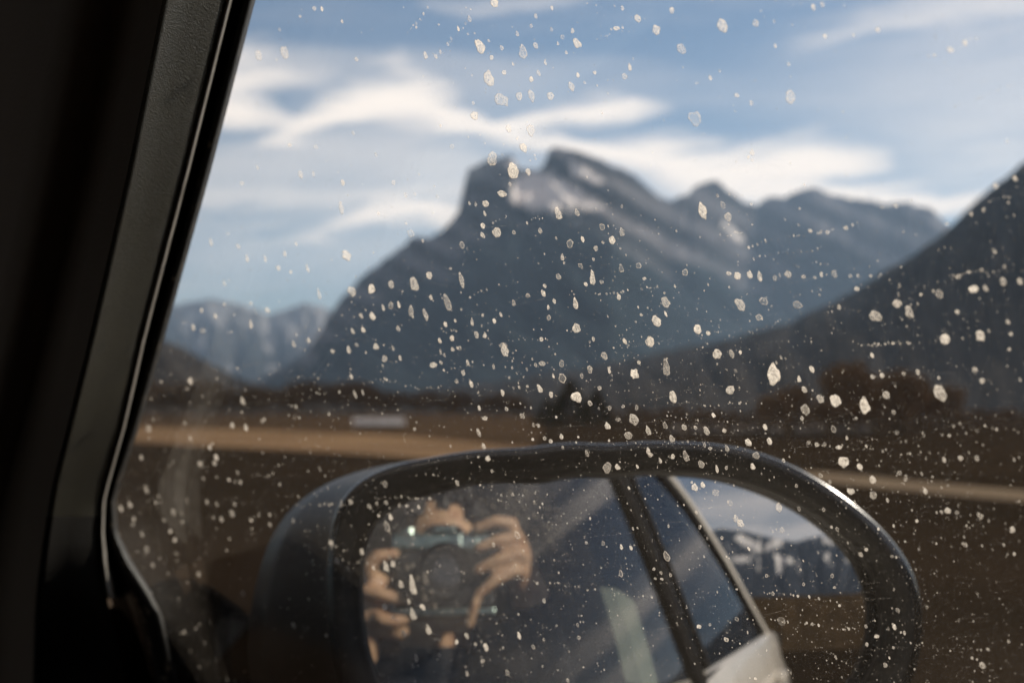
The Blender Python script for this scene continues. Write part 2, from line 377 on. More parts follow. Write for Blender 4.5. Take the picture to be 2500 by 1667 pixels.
def ridge(name, prof, dist, front, back, fn, step=0.08, seed=0.0, rough=1.0, power=1.15, rows=26, dip=0.0, away=0.0, jag=0.04):
    """A mountain: crest line given as (bearing, elevation) at a distance, with a gullied face towards the road and a back slope."""
    az = np.arange(prof[0][0], prof[-1][0]+1e-6, step)
    el = np.interp(az, [p[0] for p in prof], [p[1] for p in prof])
    el = el+np.array([jag*fbm(a*2.3, seed, 1.7, 5) for a in az])
    V, cols, Fc = [], [], []
    na = len(az)
    ts = list(np.linspace(0, 1, rows))+[1.15, 1.5, 2.0]
    for t in ts:
        for a, e in zip(az, el):
            ds = dist+(away*min(1, max(0, (a-41)/6)) if away else 0)
            H = ds*tan(radians(e))+1.5
            if t <= 1:
                r = ds-front*(1-t); h = H*(t**power)
            else:
                r = ds+back*(t-1); h = H*(1-(t-1))**1.2
            s = a*0.55+seed
            p_ = e*t+dip*(a-37)
            gully = fbm(p_*.9, (a-dip*e*t)*.16, seed, 4) if dip else fbm(s*1.6+t*1.1, t*1.6, seed, 4)
            fine = fbm(p_*3.2, (a-dip*e*t)*.8, seed+3, 4) if dip else fbm(s*5+t*2, t*7, seed+3, 4)
            env = min(1.0, t*3)*(min(1.0, max(0.0, (1-t)*4)) if t <= 1 else 0.3)
            r2 = r+rough*env*front*0.07*gully
            h2 = max(-2.0, h*(1+env*rough*0.06*fine))
            V.append((r2*sin(radians(a)), r2*cos(radians(a)), h2))
            cols.append((*fn(a, degrees(atan2(h2-1.5, r2)), min(t, 1.0), e, gully, fine), 1.0))
    for i in range(len(ts)-1):
        for j in range(na-1):
            Fc.append((i*na+j, i*na+j+1, (i+1)*na+j+1, (i+1)*na+j))
    me = pyd(name, V, Fc); setcol(me, cols)
    o = obj(name, me, M['terrain'], smooth=True); o['kind'] = 'structure'
    return o

def pix(pts, s=1.063): return [azel(x*s, y*s) for x, y in pts]
def inpoly(px, py, poly):
    c = False; n = len(poly)
    for i in range(n):
        x1, y1 = poly[i]; x2, y2 = poly[(i+1) % n]
        if (y1 > py) != (y2 > py) and px < (x2-x1)*(py-y1)/(y2-y1)+x1: c = not c
    return c
SNOW_MAIN = [[azel(*p) for p in q] for q in (
    [(1258, 438), (1300, 420), (1342, 424), (1405, 462), (1485, 506), (1400, 514), (1290, 512), (1240, 488)],
    [(1385, 396), (1404, 398), (1475, 440), (1462, 450), (1400, 424)],
    [(1752, 540), (1768, 540), (1822, 584), (1808, 592)],
    [(1235, 392), (1262, 398), (1250, 412), (1232, 408)])]
SHADE_MAIN = [[azel(*p) for p in q] for q in ([(1345, 372), (1372, 384), (1480, 466), (1640, 560), (1590, 560), (1440, 482), (1342, 424)], [(1480, 440), (1520, 470), (1700, 600), (1640, 590), (1500, 490)])]  # cliff shade painted into the rock colour
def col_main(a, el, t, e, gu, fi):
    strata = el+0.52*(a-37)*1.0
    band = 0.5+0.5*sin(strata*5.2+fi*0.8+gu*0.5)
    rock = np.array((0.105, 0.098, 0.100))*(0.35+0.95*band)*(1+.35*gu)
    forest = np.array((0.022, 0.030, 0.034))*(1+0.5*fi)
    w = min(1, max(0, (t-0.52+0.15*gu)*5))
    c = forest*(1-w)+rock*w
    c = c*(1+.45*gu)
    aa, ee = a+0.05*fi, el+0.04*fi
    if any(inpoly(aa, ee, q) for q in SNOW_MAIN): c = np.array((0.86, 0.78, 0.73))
    elif any(inpoly(aa, ee, q) for q in SHADE_MAIN): c = c*.35
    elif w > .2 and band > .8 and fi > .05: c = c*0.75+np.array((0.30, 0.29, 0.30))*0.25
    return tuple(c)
def col_forest(a, el, t, e, gu, fi):
    return tuple(np.array((0.030, 0.0255, 0.022))*max(.3, 1+0.8*fi+.5*gu))
def col_far(a, el, t, e, gu, fi):
    w = min(1, max(0, (t-0.45+0.5*gu)*3))
    c = np.array((0.05, 0.055, 0.055))*(1-w)+np.array((0.12, 0.12, 0.125))*w
    if fi+gu*0.8+(t-0.7)*0.8 > 0.16: c = np.array((0.30, 0.29, 0.29))
    return tuple(c)

main_prof = pix([(520, 905), (600, 868), (700, 815), (750, 738), (790, 678), (850, 618), (920, 566), (945, 546), (985, 546), (1030, 518), (1052, 488), (1064, 430), (1076, 388), (1110, 372), (1132, 362), (1176, 358), (1196, 384), (1240, 389), (1254, 366), (1262, 345), (1275, 341), (1300, 342), (1350, 358), (1420, 384), (1470, 418), (1510, 448), (1545, 460), (1590, 436), (1632, 408), (1660, 422), (1700, 460), (1738, 472), (1770, 450), (1800, 454), (1840, 430), (1880, 434), (1930, 450), (2000, 464), (2060, 468), (2120, 472), (2150, 490), (2175, 516), (2210, 560), (2300, 640), (2450, 760)])
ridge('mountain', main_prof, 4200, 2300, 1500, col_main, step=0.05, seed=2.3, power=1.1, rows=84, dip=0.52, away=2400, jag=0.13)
far_prof = pix([(100, 740), (300, 715), (400, 700), (480, 684), (560, 700), (620, 722), (700, 694), (745, 706), (800, 730), (900, 790)])
ridge('distant_mountains', far_prof, 8600, 3000, 900, col_far, step=0.06, seed=7.7, rows=30)
left_prof = pix([(60, 740), (200, 765), (330, 782), (385, 784), (425, 800), (470, 828), (540, 866), (610, 888), (700, 905), (820, 925)])
ridge('left_hill', left_prof, 1250, 700, 500, col_forest, step=0.1, seed=4.1, rows=20)
right_prof = pix([(760, 925), (900, 902), (1100, 880), (1300, 852), (1500, 812), (1700, 772), (1800, 746), (1900, 702), (2000, 642), (2100, 584), (2150, 548), (2200, 502), (2250, 452), (2300, 416), (2352, 374), (2450, 300), (2600, 230), (2800, 190)])
ridge('wooded_hill', right_prof, 1700, 950, 700, col_forest, step=0.06, seed=9.2, rows=34, power=1.0, jag=.09)

# land behind the car, seen in the wing mirror, and one added unseen hill
def reflect_dir(px, py):
    P = onmirror(px, py); n = (P-MQ)/MR; d = P-C; d = d/np.linalg.norm(d); r = d-2*(d @ n)*n
    return degrees(atan2(r[0], r[1])) % 360, degrees(asin(r[2]))
def rp(pts): return [reflect_dir(*p) for p in pts]
SNOW_REAR = [rp(q) for q in (
    [(1790, 1312), (1808, 1302), (1850, 1325), (1858, 1345), (1840, 1344)],
    [(1868, 1345), (1878, 1325), (1905, 1305), (1918, 1318), (1895, 1338)],
    [(1785, 1372), (1790, 1358), (1825, 1355), (1828, 1368)],
    [(1885, 1352), (1935, 1362), (1938, 1372), (1912, 1378), (1906, 1402), (1895, 1400), (1897, 1372)],
    [(2010, 1312), (2040, 1322), (2030, 1330), (2012, 1324)],
    [(2020, 1345), (2030, 1348), (2020, 1370), (2010, 1364)])]
def col_rear(a, el, t, e, gu, fi):
    c = np.array((0.030, 0.034, 0.042))*(1+0.5*fi)
    aa, ee = a+0.12*fi, el+0.1*gu
    if any(inpoly(aa, ee, q) for q in SNOW_REAR) or (fi+0.3*gu > .72 and t > .5): c = np.array((0.72, 0.68, 0.64))
    return tuple(c)
rear_prof = sorted([(150.0, 5.5), (156, 7.0), (163, 6.2)]+rp([(2140, 1330), (2060, 1318), (2000, 1308), (1940, 1322), (1880, 1312), (1820, 1296), (1760, 1290)])+[(196, 8.0), (203, 7.2), (211, 8.4), (220, 6.0)])
ridge('rear_mountains', rear_prof, 3800, 2000, 1200, col_rear, step=0.09, seed=5.5, rows=34, rough=0.7)
sky_block_prof = [(104, 1.0), (112, 6.5), (120, 11.5), (130, 15.0), (140, 16.0), (150, 14.0), (158, 10.5), (165, 7.0), (171, 3.0), (174, 1.0)]
ridge('sky_block_hill', sky_block_prof, 1500, 900, 600, col_forest, step=0.25, seed=6.4, rows=24, power=1.0, jag=.15)  # unseen hill added to cut the sky reflected in the side window
bank_prof = [(120, 1.0), (150, 2.0), (165, 2.5), (175, 2.65), (182, 2.75), (190, 3.0), (205, 2.6), (225, 1.5)]
ridge('rear_bank', bank_prof, 130, 85, 60, lambda a, el, t, e, gu, fi: tuple(np.array((0.060, 0.040, 0.022))*(1+0.5*fi)), step=0.4, seed=1.5, rows=14, rough=.5)

# ------------------------------------------------------------------ trees, shed and boulders beyond the field
M['bark'] = mat('grey_brown_bark', (0.055, 0.040, 0.028), 0.95, spec=0.0, noise=(8, 4, .3, .7))
M['twig'] = mat('bare_brown_twigs', (0.12, 0.072, 0.038), 0.95, spec=0.0, noise=(1.2, 3, .35, .7), col2=(0.07, 0.042, 0.022))
M['needle'] = mat('dark_conifer_needles', (0.020, 0.020, 0.010), 0.9, spec=0.0, noise=(1.5, 3, .35, .7), col2=(0.014, 0.016, 0.009))
def trunk_mesh(h, r, seed, limbs=7):
    rd = random.Random(seed); bm = bmesh.new()
    def limb(p0, p1, r0, r1, n=6):
        d = (p1-p0).normalized(); s = d.orthogonal().normalized(); t = d.cross(s)
        v0 = [bm.verts.new(p0+(s*cos(2*pi*k/n)+t*sin(2*pi*k/n))*r0) for k in range(n)]
        v1 = [bm.verts.new(p1+(s*cos(2*pi*k/n)+t*sin(2*pi*k/n))*r1) for k in range(n)]
        for k in range(n): bm.faces.new((v0[k], v0[(k+1) % n], v1[(k+1) % n], v1[k]))
    p = Vector((0, 0, -.1)); rr = r
    for i in range(4):
        q = p+Vector((rd.uniform(-.08, .08)*h, rd.uniform(-.08, .08)*h, h*.24)); limb(p, q, rr, rr*.7); p = q; rr *= .7
        for _ in range(limbs//3):
            a = rd.uniform(0, 2*pi); q2 = p+Vector((cos(a)*h*.25, sin(a)*h*.25, h*rd.uniform(.08, .22))); limb(p, q2, rr*.6, rr*.2, 4)
    return bm
def crown_mesh(h, w, seed, kind):
    rd = random.Random(seed); V, Fc = [], []
    n = 1100
    for i in range(n):
        if kind == 'bare':
            a, c = rd.uniform(0, 2*pi), rd.uniform(-1, 1); rr = rd.uniform(.35, 1)**.6
            lump = 0.75+0.35*mnoise.noise(Vector((cos(a)*1.7+seed, sin(a)*1.7, c*1.7)))
            s = sqrt(1-c*c)*rr*lump
            P = Vector((cos(a)*s*w/2, sin(a)*s*w/2, h*.62+c*rr*lump*h*.40))
            d = (P-Vector((0, 0, h*.3))).normalized(); L = h*rd.uniform(.05, .12); wd = h*.014
        else:
            t = rd.uniform(0, 1)**.75; a = rd.uniform(0, 2*pi)
            lump = 0.8+0.4*mnoise.noise(Vector((cos(a)*2+seed, sin(a)*2, t*7)))
            rad = (1-t)*w/2*lump*rd.uniform(.45, 1)
            P = Vector((cos(a)*rad, sin(a)*rad, h*.08+t*h*.92))
            d = Vector((cos(a), sin(a), rd.uniform(-.5, .05))).normalized(); L = h*rd.uniform(.05, .11)*(1.1-t*.6); wd = h*.022
        sd_ = d.orthogonal().normalized(); sd_ = Matrix.Rotation(rd.uniform(0, 2*pi), 3, d) @ sd_
        k = len(V)
        V += [P-sd_*wd, P+sd_*wd, P+d*L+sd_*wd*.3, P+d*L-sd_*wd*.3]
        Fc.append((k, k+1, k+2, k+3))
    return pyd('crown', V, Fc)
bare_kinds = [(obj_m, cr) for obj_m, cr in []]
TRK, CRN = [], []
for s in range(4):
    bm = trunk_mesh(1.0, .03, s); m_ = bpy.data.meshes.new('trunk'); bm.to_mesh(m_); bm.free(); m_.materials.append(M['bark']); TRK.append(m_)
    m_ = crown_mesh(1.0, .95, s+10, 'bare'); m_.materials.append(M['twig']); CRN.append(m_)
CTR, CCR = [], []
M['dry'] = mat('pale_brown_twigs', (0.21, 0.125, 0.068), 0.95, spec=0.0, noise=(1.2, 3, .35, .7), col2=(0.13, 0.08, 0.045))
DRY = []
for s in range(4):
    m_ = crown_mesh(1.0, .9, s+70, 'bare'); m_.materials.append(M['dry']); DRY.append(m_)
for s in range(2):
    bm = trunk_mesh(.8, .035, s+30, 0); m_ = bpy.data.meshes.new('trunk'); bm.to_mesh(m_); bm.free(); m_.materials.append(M['bark']); CTR.append(m_)
    m_ = crown_mesh(1.0, .62, s+40, 'fir'); m_.materials.append(M['needle']); CCR.append(m_)
def tree(name, px, dist, h, wide, label, cat, group=None, fir=False, k=0):
    d = ray(px, 1000); b = atan2(d[0], d[1])
    t = empty(name, label, cat, group, (dist*sin(b), dist*cos(b), 0))
    t.rotation_euler[2] = random.uniform(0, 6.28)
    dry = 'big bare' in label or 'low bare' in label
    for nm, me in (('trunk', (CTR if fir else TRK)[k]), ('crown', (CCR if fir else DRY if dry else CRN)[k])):
        o = obj(nm, me, None, t); o.scale = (h*wide, h*wide, h)
    return t
rt = random.Random(5)
def topy(py, dist): return (1000-py)/F*dist+1.5
for i in range(36):
    px = 330+i*27+rt.uniform(-10, 10)
    dist = rt.uniform(180, 300)
    ytop = 928+26*rt.random()+(10 if 560 < px < 700 else 0)+(22 if px > 900 else 0)
    tree('bare_tree', px, dist, topy(ytop, dist), rt.uniform(.9, 1.5), 'bare brown tree in the far row behind the golden field', 'tree', 'bare trees beyond the golden field', k=i % 4)
for i in range(26):
    px = 1500+i*42+rt.uniform(-14, 14)
    dist = rt.uniform(120, 190)
    ytop = 985+18*rt.random()
    tree('bare_tree', px, dist, topy(ytop, dist), rt.uniform(1.0, 1.7), 'low bare tree in the row above the wing mirror and to its right', 'tree', 'low bare trees right of the conifers', k=i % 4)
for i in range(9):
    px = 1890+i*52+rt.uniform(-14, 14); dist = rt.uniform(88, 118)
    tree('bare_tree', px, dist, topy(rt.uniform(925, 975), dist), rt.uniform(.9, 1.3), 'smaller bare brown tree beside the pair of big bare trees', 'tree', 'bare brown trees right of the mirror', k=i % 4)
tree('conifer', 1392, 118, topy(926, 118), 1.9, 'tall dark pointed conifer standing above the top edge of the wing mirror', 'tree', fir=True, k=0)
tree('conifer', 1456, 128, topy(950, 128), 2.0, 'shorter dark conifer close right of the tall pointed one', 'tree', fir=True, k=1)
tree('conifer', 1336, 126, topy(972, 126), 2.1, 'lowest dark conifer close left of the tall pointed one', 'tree', fir=True, k=1)
tree('bare_tree', 2070, 84, topy(876, 84), 1.0, 'big bare brown tree right of the mirror, left of a pair', 'tree', 'pair of big bare trees', k=1)
tree('bare_tree', 2205, 92, topy(896, 92), 1.05, 'big bare brown tree right of the mirror, right of a pair', 'tree', 'pair of big bare trees', k=2)

d = ray(925, 1000); b = atan2(d[0], d[1]); sh = empty('shed', 'low shed with a pale metal roof at the back of the golden field', 'shed', loc=(122*sin(b), 122*cos(b), 0))
sh.rotation_euler[2] = -b
M['shedwall'] = mat('dark_timber', (0.05, 0.035, 0.025), 0.9, spec=0.0, noise=(3, 3, .3, .7))
M['shedroof'] = mat('pale_metal_roof', (0.32, 0.28, 0.26), 0.5, noise=(1, 4, .4, .8), col2=(0.48, 0.44, 0.40))
bm = bmesh.new(); box(bm, (0, 0, .14), (3.8, 2.4, .30)); obj('wall', bm, M['shedwall'], sh)
obj('roof', loft('roof', [[(x, -1.6, .28), (x, 0, .82), (x, 1.6, .28), (x, 1.6, .20), (x, 0, .74), (x, -1.6, .20)] for x in (-2.2, 2.2)], closed=True, cap0=True, cap1=True), M['shedroof'], sh)
bm = bmesh.new(); box(bm, (-.8, -1.22, .13), (.5, .05, .22)); obj('door', bm, M['black'], sh)
M['boulder'] = mat('pale_boulder', (0.20, 0.165, 0.14), 0.95, spec=0.0, noise=(2, 4, .3, .7), col2=(0.12, 0.10, 0.085))
for i in range(10):
    px = 1640+i*52+rt.uniform(-12, 12); dist = rt.uniform(84, 95)
    d = ray(px, 1000); b = atan2(d[0], d[1])
    bm = bmesh.new(); bmesh.ops.create_icosphere(bm, subdivisions=2, radius=.5)
    for v in bm.verts:
        v.co *= 1+.3*mnoise.noise(v.co*2.2+Vector((i*3, 0, 0))); v.co.x *= 1.2; v.co.z *= rt.uniform(.66, .74)
    o = obj('boulder', bm, M['boulder'], smooth=True); o.location = (dist*sin(b), dist*cos(b), .22); o.rotation_euler[2] = i
    tag(o, 'pale boulder in the row on the brown ground above the wing mirror', 'boulder', 'pale boulders in a row')

# ------------------------------------------------------------------ haze
bm = bmesh.new(); box(bm, (0, 0, 649), (22000, 22000, 1300))
hz = obj('haze', bm); hz['kind'] = 'stuff'
mh = bpy.data.materials.new('pale_haze'); mh.use_nodes = True
mh.node_tree.nodes.clear()
pv = mh.node_tree.nodes.new('ShaderNodeVolumePrincipled'); pv.inputs['Density'].default_value = 5.6e-5
pv.inputs['Color'].default_value = (0.46, 0.68, 1.0, 1); pv.inputs['Anisotropy'].default_value = 0.2
ho = mh.node_tree.nodes.new('ShaderNodeOutputMaterial'); mh.node_tree.links.new(pv.outputs[0], ho.inputs['Volume'])
hz.data.materials.append(mh)

# ------------------------------------------------------------------ the car
car = empty('car', 'dusty white car whose dark interior frames the view, seen from its front passenger seat', 'car')

# front door glass: a 4 mm pane
pg = part('front_window', car)
Y0, Y1, Z0, Z1 = 0.78, -0.075, 1.31, 1.745
vs = [gp(Y0, Z0, 0), gp(Y1, Z0, 0), gp(Y1, Z1, 0), gp(Y0, Z1, 0), gp(Y0, Z0, -.004), gp(Y1, Z0, -.004), gp(Y1, Z1, -.004), gp(Y0, Z1, -.004)]
mw = loft('glass', [vs[:4], vs[4:]], closed=True, cap0=True, cap1=True)
obj('glass', mw, M['glass'], pg)

# rubber seal and pillar trim, swept along the sloping front edge of the window
ROWS = [  # photo y: seal edge, seal inner, trim edge right, trim edge left, face end
 (-420, 740, 712, 684, 666, 500), (0, 620, 592, 569, 556, 407), (425, 509, 483, 463, 450, 320), (820, 399, 375, 359, 346, 229), (1036, 338, 318, 309, 299, 175),
 (1180, 290, 278, 268, 258, 138), (1225, 278, 266, 257, 248, 130), (1300, 284, 264, 255, 246, 118), (1370, 318, 278, 263, 250, 108),
 (1430, 357, 300, 276, 258, 100), (1500, 392, 325, 296, 270, 95), (1667, 432, 375, 345, 312, 90), (1950, 500, 450, 420, 390, 90)]
ys = sorted(set(list(np.linspace(-420, 1150, 16))+list(np.linspace(1180, 1500, 17))+[1560, 1667, 1800, 1950]))
seal, groove, trim, dark, lit_lip = [], [], [], [], []
for y in ys:
    s0, s1, tr, tl, fe = interp(ROWS, y)
    kk = float(np.interp(y, [-420, 600, 1000, 1250, 1950], [1.15, 1.25, 1.42, 1.25, 1.0]))
    seal.append([onglass(s0+4, y, -.0035), onglass(s0, y, .0015), onglass(s0-4, y, .006), onglass((s0*.6+s1*.4), y, .0095), onglass((s0*.25+s1*.75), y, .0105), onglass(s1, y, .007), onglass(s1-1, y, -.002)])
    groove.append([onglass(s1+6, y, .001), onglass(tr-14, y, .001)])
    lit_lip.append([onglass(tr+1, y, .0005), onglass(tr, y, .012), onglass(tr-2, y, .0165), onglass((tr+tl)/2, y, .0200), onglass(tl+1, y, .0222), onglass(tl-3, y, .0215)])
    trim.append([onglass(tl-1, y, .021), onglass(tl-4, y, .0222), onglass(tl*.75+fe*.25, y, .022+.0065*kk), onglass(tl*.4+fe*.6, y, .022+.0155*kk), onglass(fe+8, y, .022+.0250*kk), onglass(fe, y, .022+.027*kk), onglass(fe-10, y, .022+.0278*kk)])
    kd = (kk-1)*.028
    dark.append([onglass(fe-9, y, .0493+kd), onglass(fe-60, y, .0495+kd), onglass(fe-130, y, .0485+kd), onglass(fe-175, y, .0560+kd), onglass(fe-215, y, .0585+kd), onglass(fe-260, y, .0565+kd), onglass(fe-330, y, .050+kd), onglass(fe-520, y, .030+kd), onglass(fe-800, y, -.02+kd)])
def shell(name, rows, m, parent):
    o = obj(name, loft(name, rows), m, parent, smooth=True)
    return o
shell('window_seal', seal, M['rubber'], car)
shell('seal_groove', groove, M['black'], car)
shell('trim_edge', lit_lip[:-6], M['lit_lip'], car)
cut = [i for i, y in enumerate(ys) if y <= 1262][-1]
shell('pillar_trim', trim[:cut+1], M['trim'], car)
shell('sail_cover', trim[cut:], M['black'], car)
shell('pillar_cover', dark, M['cover'], car)

# lower door and sill of the window
bm = bmesh.new()
prof = [(-.006, 1.315), (.02, 1.325), (.05, 1.318), (.075, 1.28), (.085, 1.2), (.08, .9), (.06, .5)]
obj('door_panel', loft('door_panel', [[gp(y, z, 0)*np.array([0, 1, 1])+np.array([GD-(1.315-1.5)*tan(TAU)-n, 0, 0]) for n, z in prof] for y in (.95, .5, .2, 0, -.12)]), M['black'], car, smooth=True)

# outer body side: belt line, shoulder, flank; follows the glass plane above the belt
def flank(y):
    tp = max(0.0, -y-0.9)
    dx = -0.055*tp**1.6
    x0 = GD-(1.36-1.5)*tan(TAU)+dx
    dz = -.10*min(1.0, max(0.0, (y-.05)/.4))
    zt_ = 1.345+.047*max(0.0, min(-y, 1.25))
    return [np.array([x0-.016, y, zt_+dz]), np.array([x0-.001, y, zt_+.002+dz]), np.array([x0+.012, y, zt_-.014+dz]), np.array([x0+.030, y, 1.31+dz*.6]), np.array([x0+.055, y, 1.24]), np.array([x0+.066, y, 1.16]), np.array([x0+.070, y, 1.0]), np.array([x0+.062, y, .8]), np.array([x0+.04, y, .5]), np.array([x0-.02, y, .3])]
FL = [(1.35, 1.35), (1.2, .9)]
for nm, y0, y1 in (('front_fender', 1.9, .86), ('front_door', .855, -.145), ('rear_door', -.151, -1.15), ('rear_quarter', -1.156, -2.6)):
    o = obj(nm, loft(nm, [flank(y) for y in np.linspace(y0, y1, 9)]), M['paint'], car, smooth=True)
    if nm.endswith('door'):
        yh = y1+.17
        fx = flank(yh)
        hb = part('handle', o)
        boxo('grip', (fx[3][0]+.026, yh+.02, 1.30), (.016, .15, .022), M['paint'], hb, .008)
        for q in (-.06, .085): boxo('post', (fx[3][0]+.012, yh+q, 1.30), (.032, .018, .018), M['paint'], hb, .005)
        boxo('lock_cap', (fx[3][0]+.010, yh-.085, 1.30), (.014, .018, .018), M['paint'], hb, .004)

# B-pillar, window surrounds behind it
def strip(name, pts, w, n0, n1, m, parent):
    """A flat band on the plane of the side glass, through (y, z) points, with real thickness."""
    rows = []
    for i, (y, z) in enumerate(pts):
        a = pts[max(i-1, 0)]; b = pts[min(i+1, len(pts)-1)]
        t = Vector((b[0]-a[0], b[1]-a[1])).normalized(); q = Vector((-t.y, t.x))*w/2
        rows.append([gp(y+q.x, z+q.y, n0), gp(y+q.x*.8, z+q.y*.8, n1), gp(y-q.x*.8, z-q.y*.8, n1), gp(y-q.x, z-q.y, n0)])
    return obj(name, loft(name, rows, closed=True, cap0=True, cap1=True), m, parent)
strip('center_pillar', [(-.135, 1.31), (-.14, 1.5), (-.155, 1.76)], .062, .03, -.007, M['black'], car)
RAIL = [(.95, 1.50), (.78, 1.60), (.55, 1.70), (.25, 1.765), (0, 1.785), (-.3, 1.785), (-.55, 1.762), (-.70, 1.725), (-.82, 1.668), (-.95, 1.592), (-1.06, 1.505), (-1.16, 1.44), (-1.27, 1.375)]
rr = []
for i, (y, z) in enumerate(RAIL):
    a = RAIL[max(i-1, 0)]; b = RAIL[min(i+1, len(RAIL)-1)]
    t = Vector((b[0]-a[0], b[1]-a[1])).normalized(); q = Vector((t.y, -t.x))
    if q.y < 0: q = -q
    rr.append([gp(y-q.x*.022, z-q.y*.022, .012), gp(y-q.x*.022, z-q.y*.022, -.004), gp(y-q.x*.014, z-q.y*.014, -.010), gp(y, z, -.010), gp(y+q.x*.022, z+q.y*.022, -.005), gp(y+q.x*.034, z+q.y*.034, .010), gp(y+q.x*.040, z+q.y*.040, .035)])
obj('roof_rail', loft('roof_rail', rr), M['paint'], car, smooth=True)
seam = [(y, z-.030) for y, z in RAIL[4:11]]
strip('window_frame_rubber', [(-.18, 1.748), (-.3, 1.748), (-.52, 1.728), (-.67, 1.693), (-.78, 1.642), (-.90, 1.572), (-1.00, 1.497), (-1.09, 1.435), (-1.17, 1.392)], .034, .012, -.006, M['rubber'], car)
rw = part('rear_window', car)
zt = [(-.16, 1.745), (-.3, 1.745), (-.52, 1.722), (-.67, 1.688), (-.78, 1.636), (-.90, 1.566), (-1.00, 1.490), (-1.09, 1.428), (-1.17, 1.378)]
obj('pane', loft('pane', [[gp(y, z, .002), gp(y, 1.333+.047*-y, .002)] for y, z in zt]), M['glass_rear'], rw)
strip('divider_bar', [(-.235, 1.36), (-.25, 1.745)], .012, .008, -.003, M['rubber'], rw)
strip('belt_molding', [(.85, 1.31), (.3, 1.33), (0, 1.338), (-.6, 1.366), (-1.17, 1.393)], .012, .006, -.002, M['rubber'], car)

# roof, floor, far side, windscreen and dash: the dark box round the camera
roofx = GD-(1.785-1.5)*tan(TAU)-.02
def roofline(y): return float(np.interp(y, [-2.3, -1.6, -.9, -.3, .2, .55, .95], [1.36, 1.56, 1.72, 1.80, 1.80, 1.74, 1.56]))
rows, liner = [], []
for y in (-2.3, -1.9, -1.6, -1.25, -.9, -.6, -.3, 0, .2, .4):
    zr = roofline(y); pr, pl = [], []
    for k in range(9):
        s = k/8; x = roofx-.005-1.24*s; bow = .035*(1-(2*s-1)**2)
        pr.append((x, y, zr+bow)); pl.append((x, y, zr+bow-.03))
    rows.append(pr); liner.append(pl)
obj('roof', loft('roof', rows), M['paint'], car, smooth=True)
obj('roof_liner', loft('roof_liner', liner), M['liner'], car, smooth=True)
wsx = [(-.02 + roofx-1.2*k/8) for k in range(9)]
obj('windscreen', loft('windscreen', [[(roofx-.02-1.2*k/8, .40+.03*sin(pi*k/8), 1.765) for k in range(9)], [(roofx+.06-1.34*k/8, 1.15+.08*sin(pi*k/8), 1.26) for k in range(9)]]), M['glass_front'], car, smooth=True)
dr = []
for y, z in ((1.25, 1.22), (1.1, 1.25), (.9, 1.26), (.75, 1.24), (.68, 1.17), (.66, 1.0), (.62, .8)):
    dr.append([(.17-1.4*k/8, y+.02*sin(k), z-.01*cos(k*1.3)) for k in range(9)])
obj('dashboard', loft('dashboard', dr), M['black'], car, smooth=True)
obj('hood', loft('hood', [[(roofx+.13-1.48*k/10, y+.06*sin(pi*k/10), z+.05*sin(pi*k/10)) for k in range(11)] for y, z in ((1.16, 1.235), (1.4, 1.215), (1.8, 1.16), (2.1, 1.08), (2.2, .98), (2.22, .6))]), M['paint'], car, smooth=True)
boxo('floor_pan', (-.43, -.4, .32), (1.36, 3.4, .06), M['fabric'], car, .01)
boxo('far_door_trim', (-1.10, -.6, .84), (.08, 3.2, 1.02), M['black'], car, .02)
for y, z, n in ((.45, 1.55, 'windscreen_pillar'), (-.2, 1.56, 'far_pillar'), (-1.5, 1.5, 'far_rear_pillar')):
    boxo(n, (-1.045, y, z), (.05, .12, .46), M['black'], car, .01)
fw = part('far_window', car)
obj('pane', pyd('pane', [(-1.09, .40, 1.34), (-1.09, -1.45, 1.34), (-1.03, -1.45, 1.62), (-1.03, .40, 1.76)], [(0, 1, 2, 3)]), M['glass_rear'], fw)
boxo('rear_bulkhead', (-.43, -2.05, .85), (1.36, .08, 1.1), M['fabric'], car, .02)
for sx, nm in ((-.28, 'passenger_seat'), (-.86, 'driver_seat')):
    st = part(nm, car)
    def seatrow(w, y, z, t): return [(sx+w*cos(a)*(abs(cos(a))**-.4 if abs(cos(a)) > .01 else 1), y+t*sin(a), z) for a in np.linspace(0, 2*pi, 17)[:-1]]
    obj('backrest', loft('backrest', [seatrow(.21, -.40, .62, .07), seatrow(.235, -.45, .8, .075), seatrow(.235, -.50, 1.05, .07), seatrow(.2, -.54, 1.22, .055), seatrow(.12, -.555, 1.26, .03)], closed=True, cap0=True, cap1=True), M['fabric'], st, smooth=True)
    boxo('cushion', (sx, -.16, .55), (.48, .52, .15), M['fabric'], st, .05)
    boxo('headrest', (sx, -.57, 1.37), (.25, .10, .17), M['fabric'], st, .04)
    for q in (-.05, .05): boxo('post', (sx+q, -.565, 1.27), (.012, .012, .1), M['chrome'], st, .003)
# pale belt guide trim on the inside of the centre pillar
strip('belt_trim', [(-.030, 1.345), (-.050, 1.40), (-.062, 1.458)], .075, .045, .030, M['belt'], car)

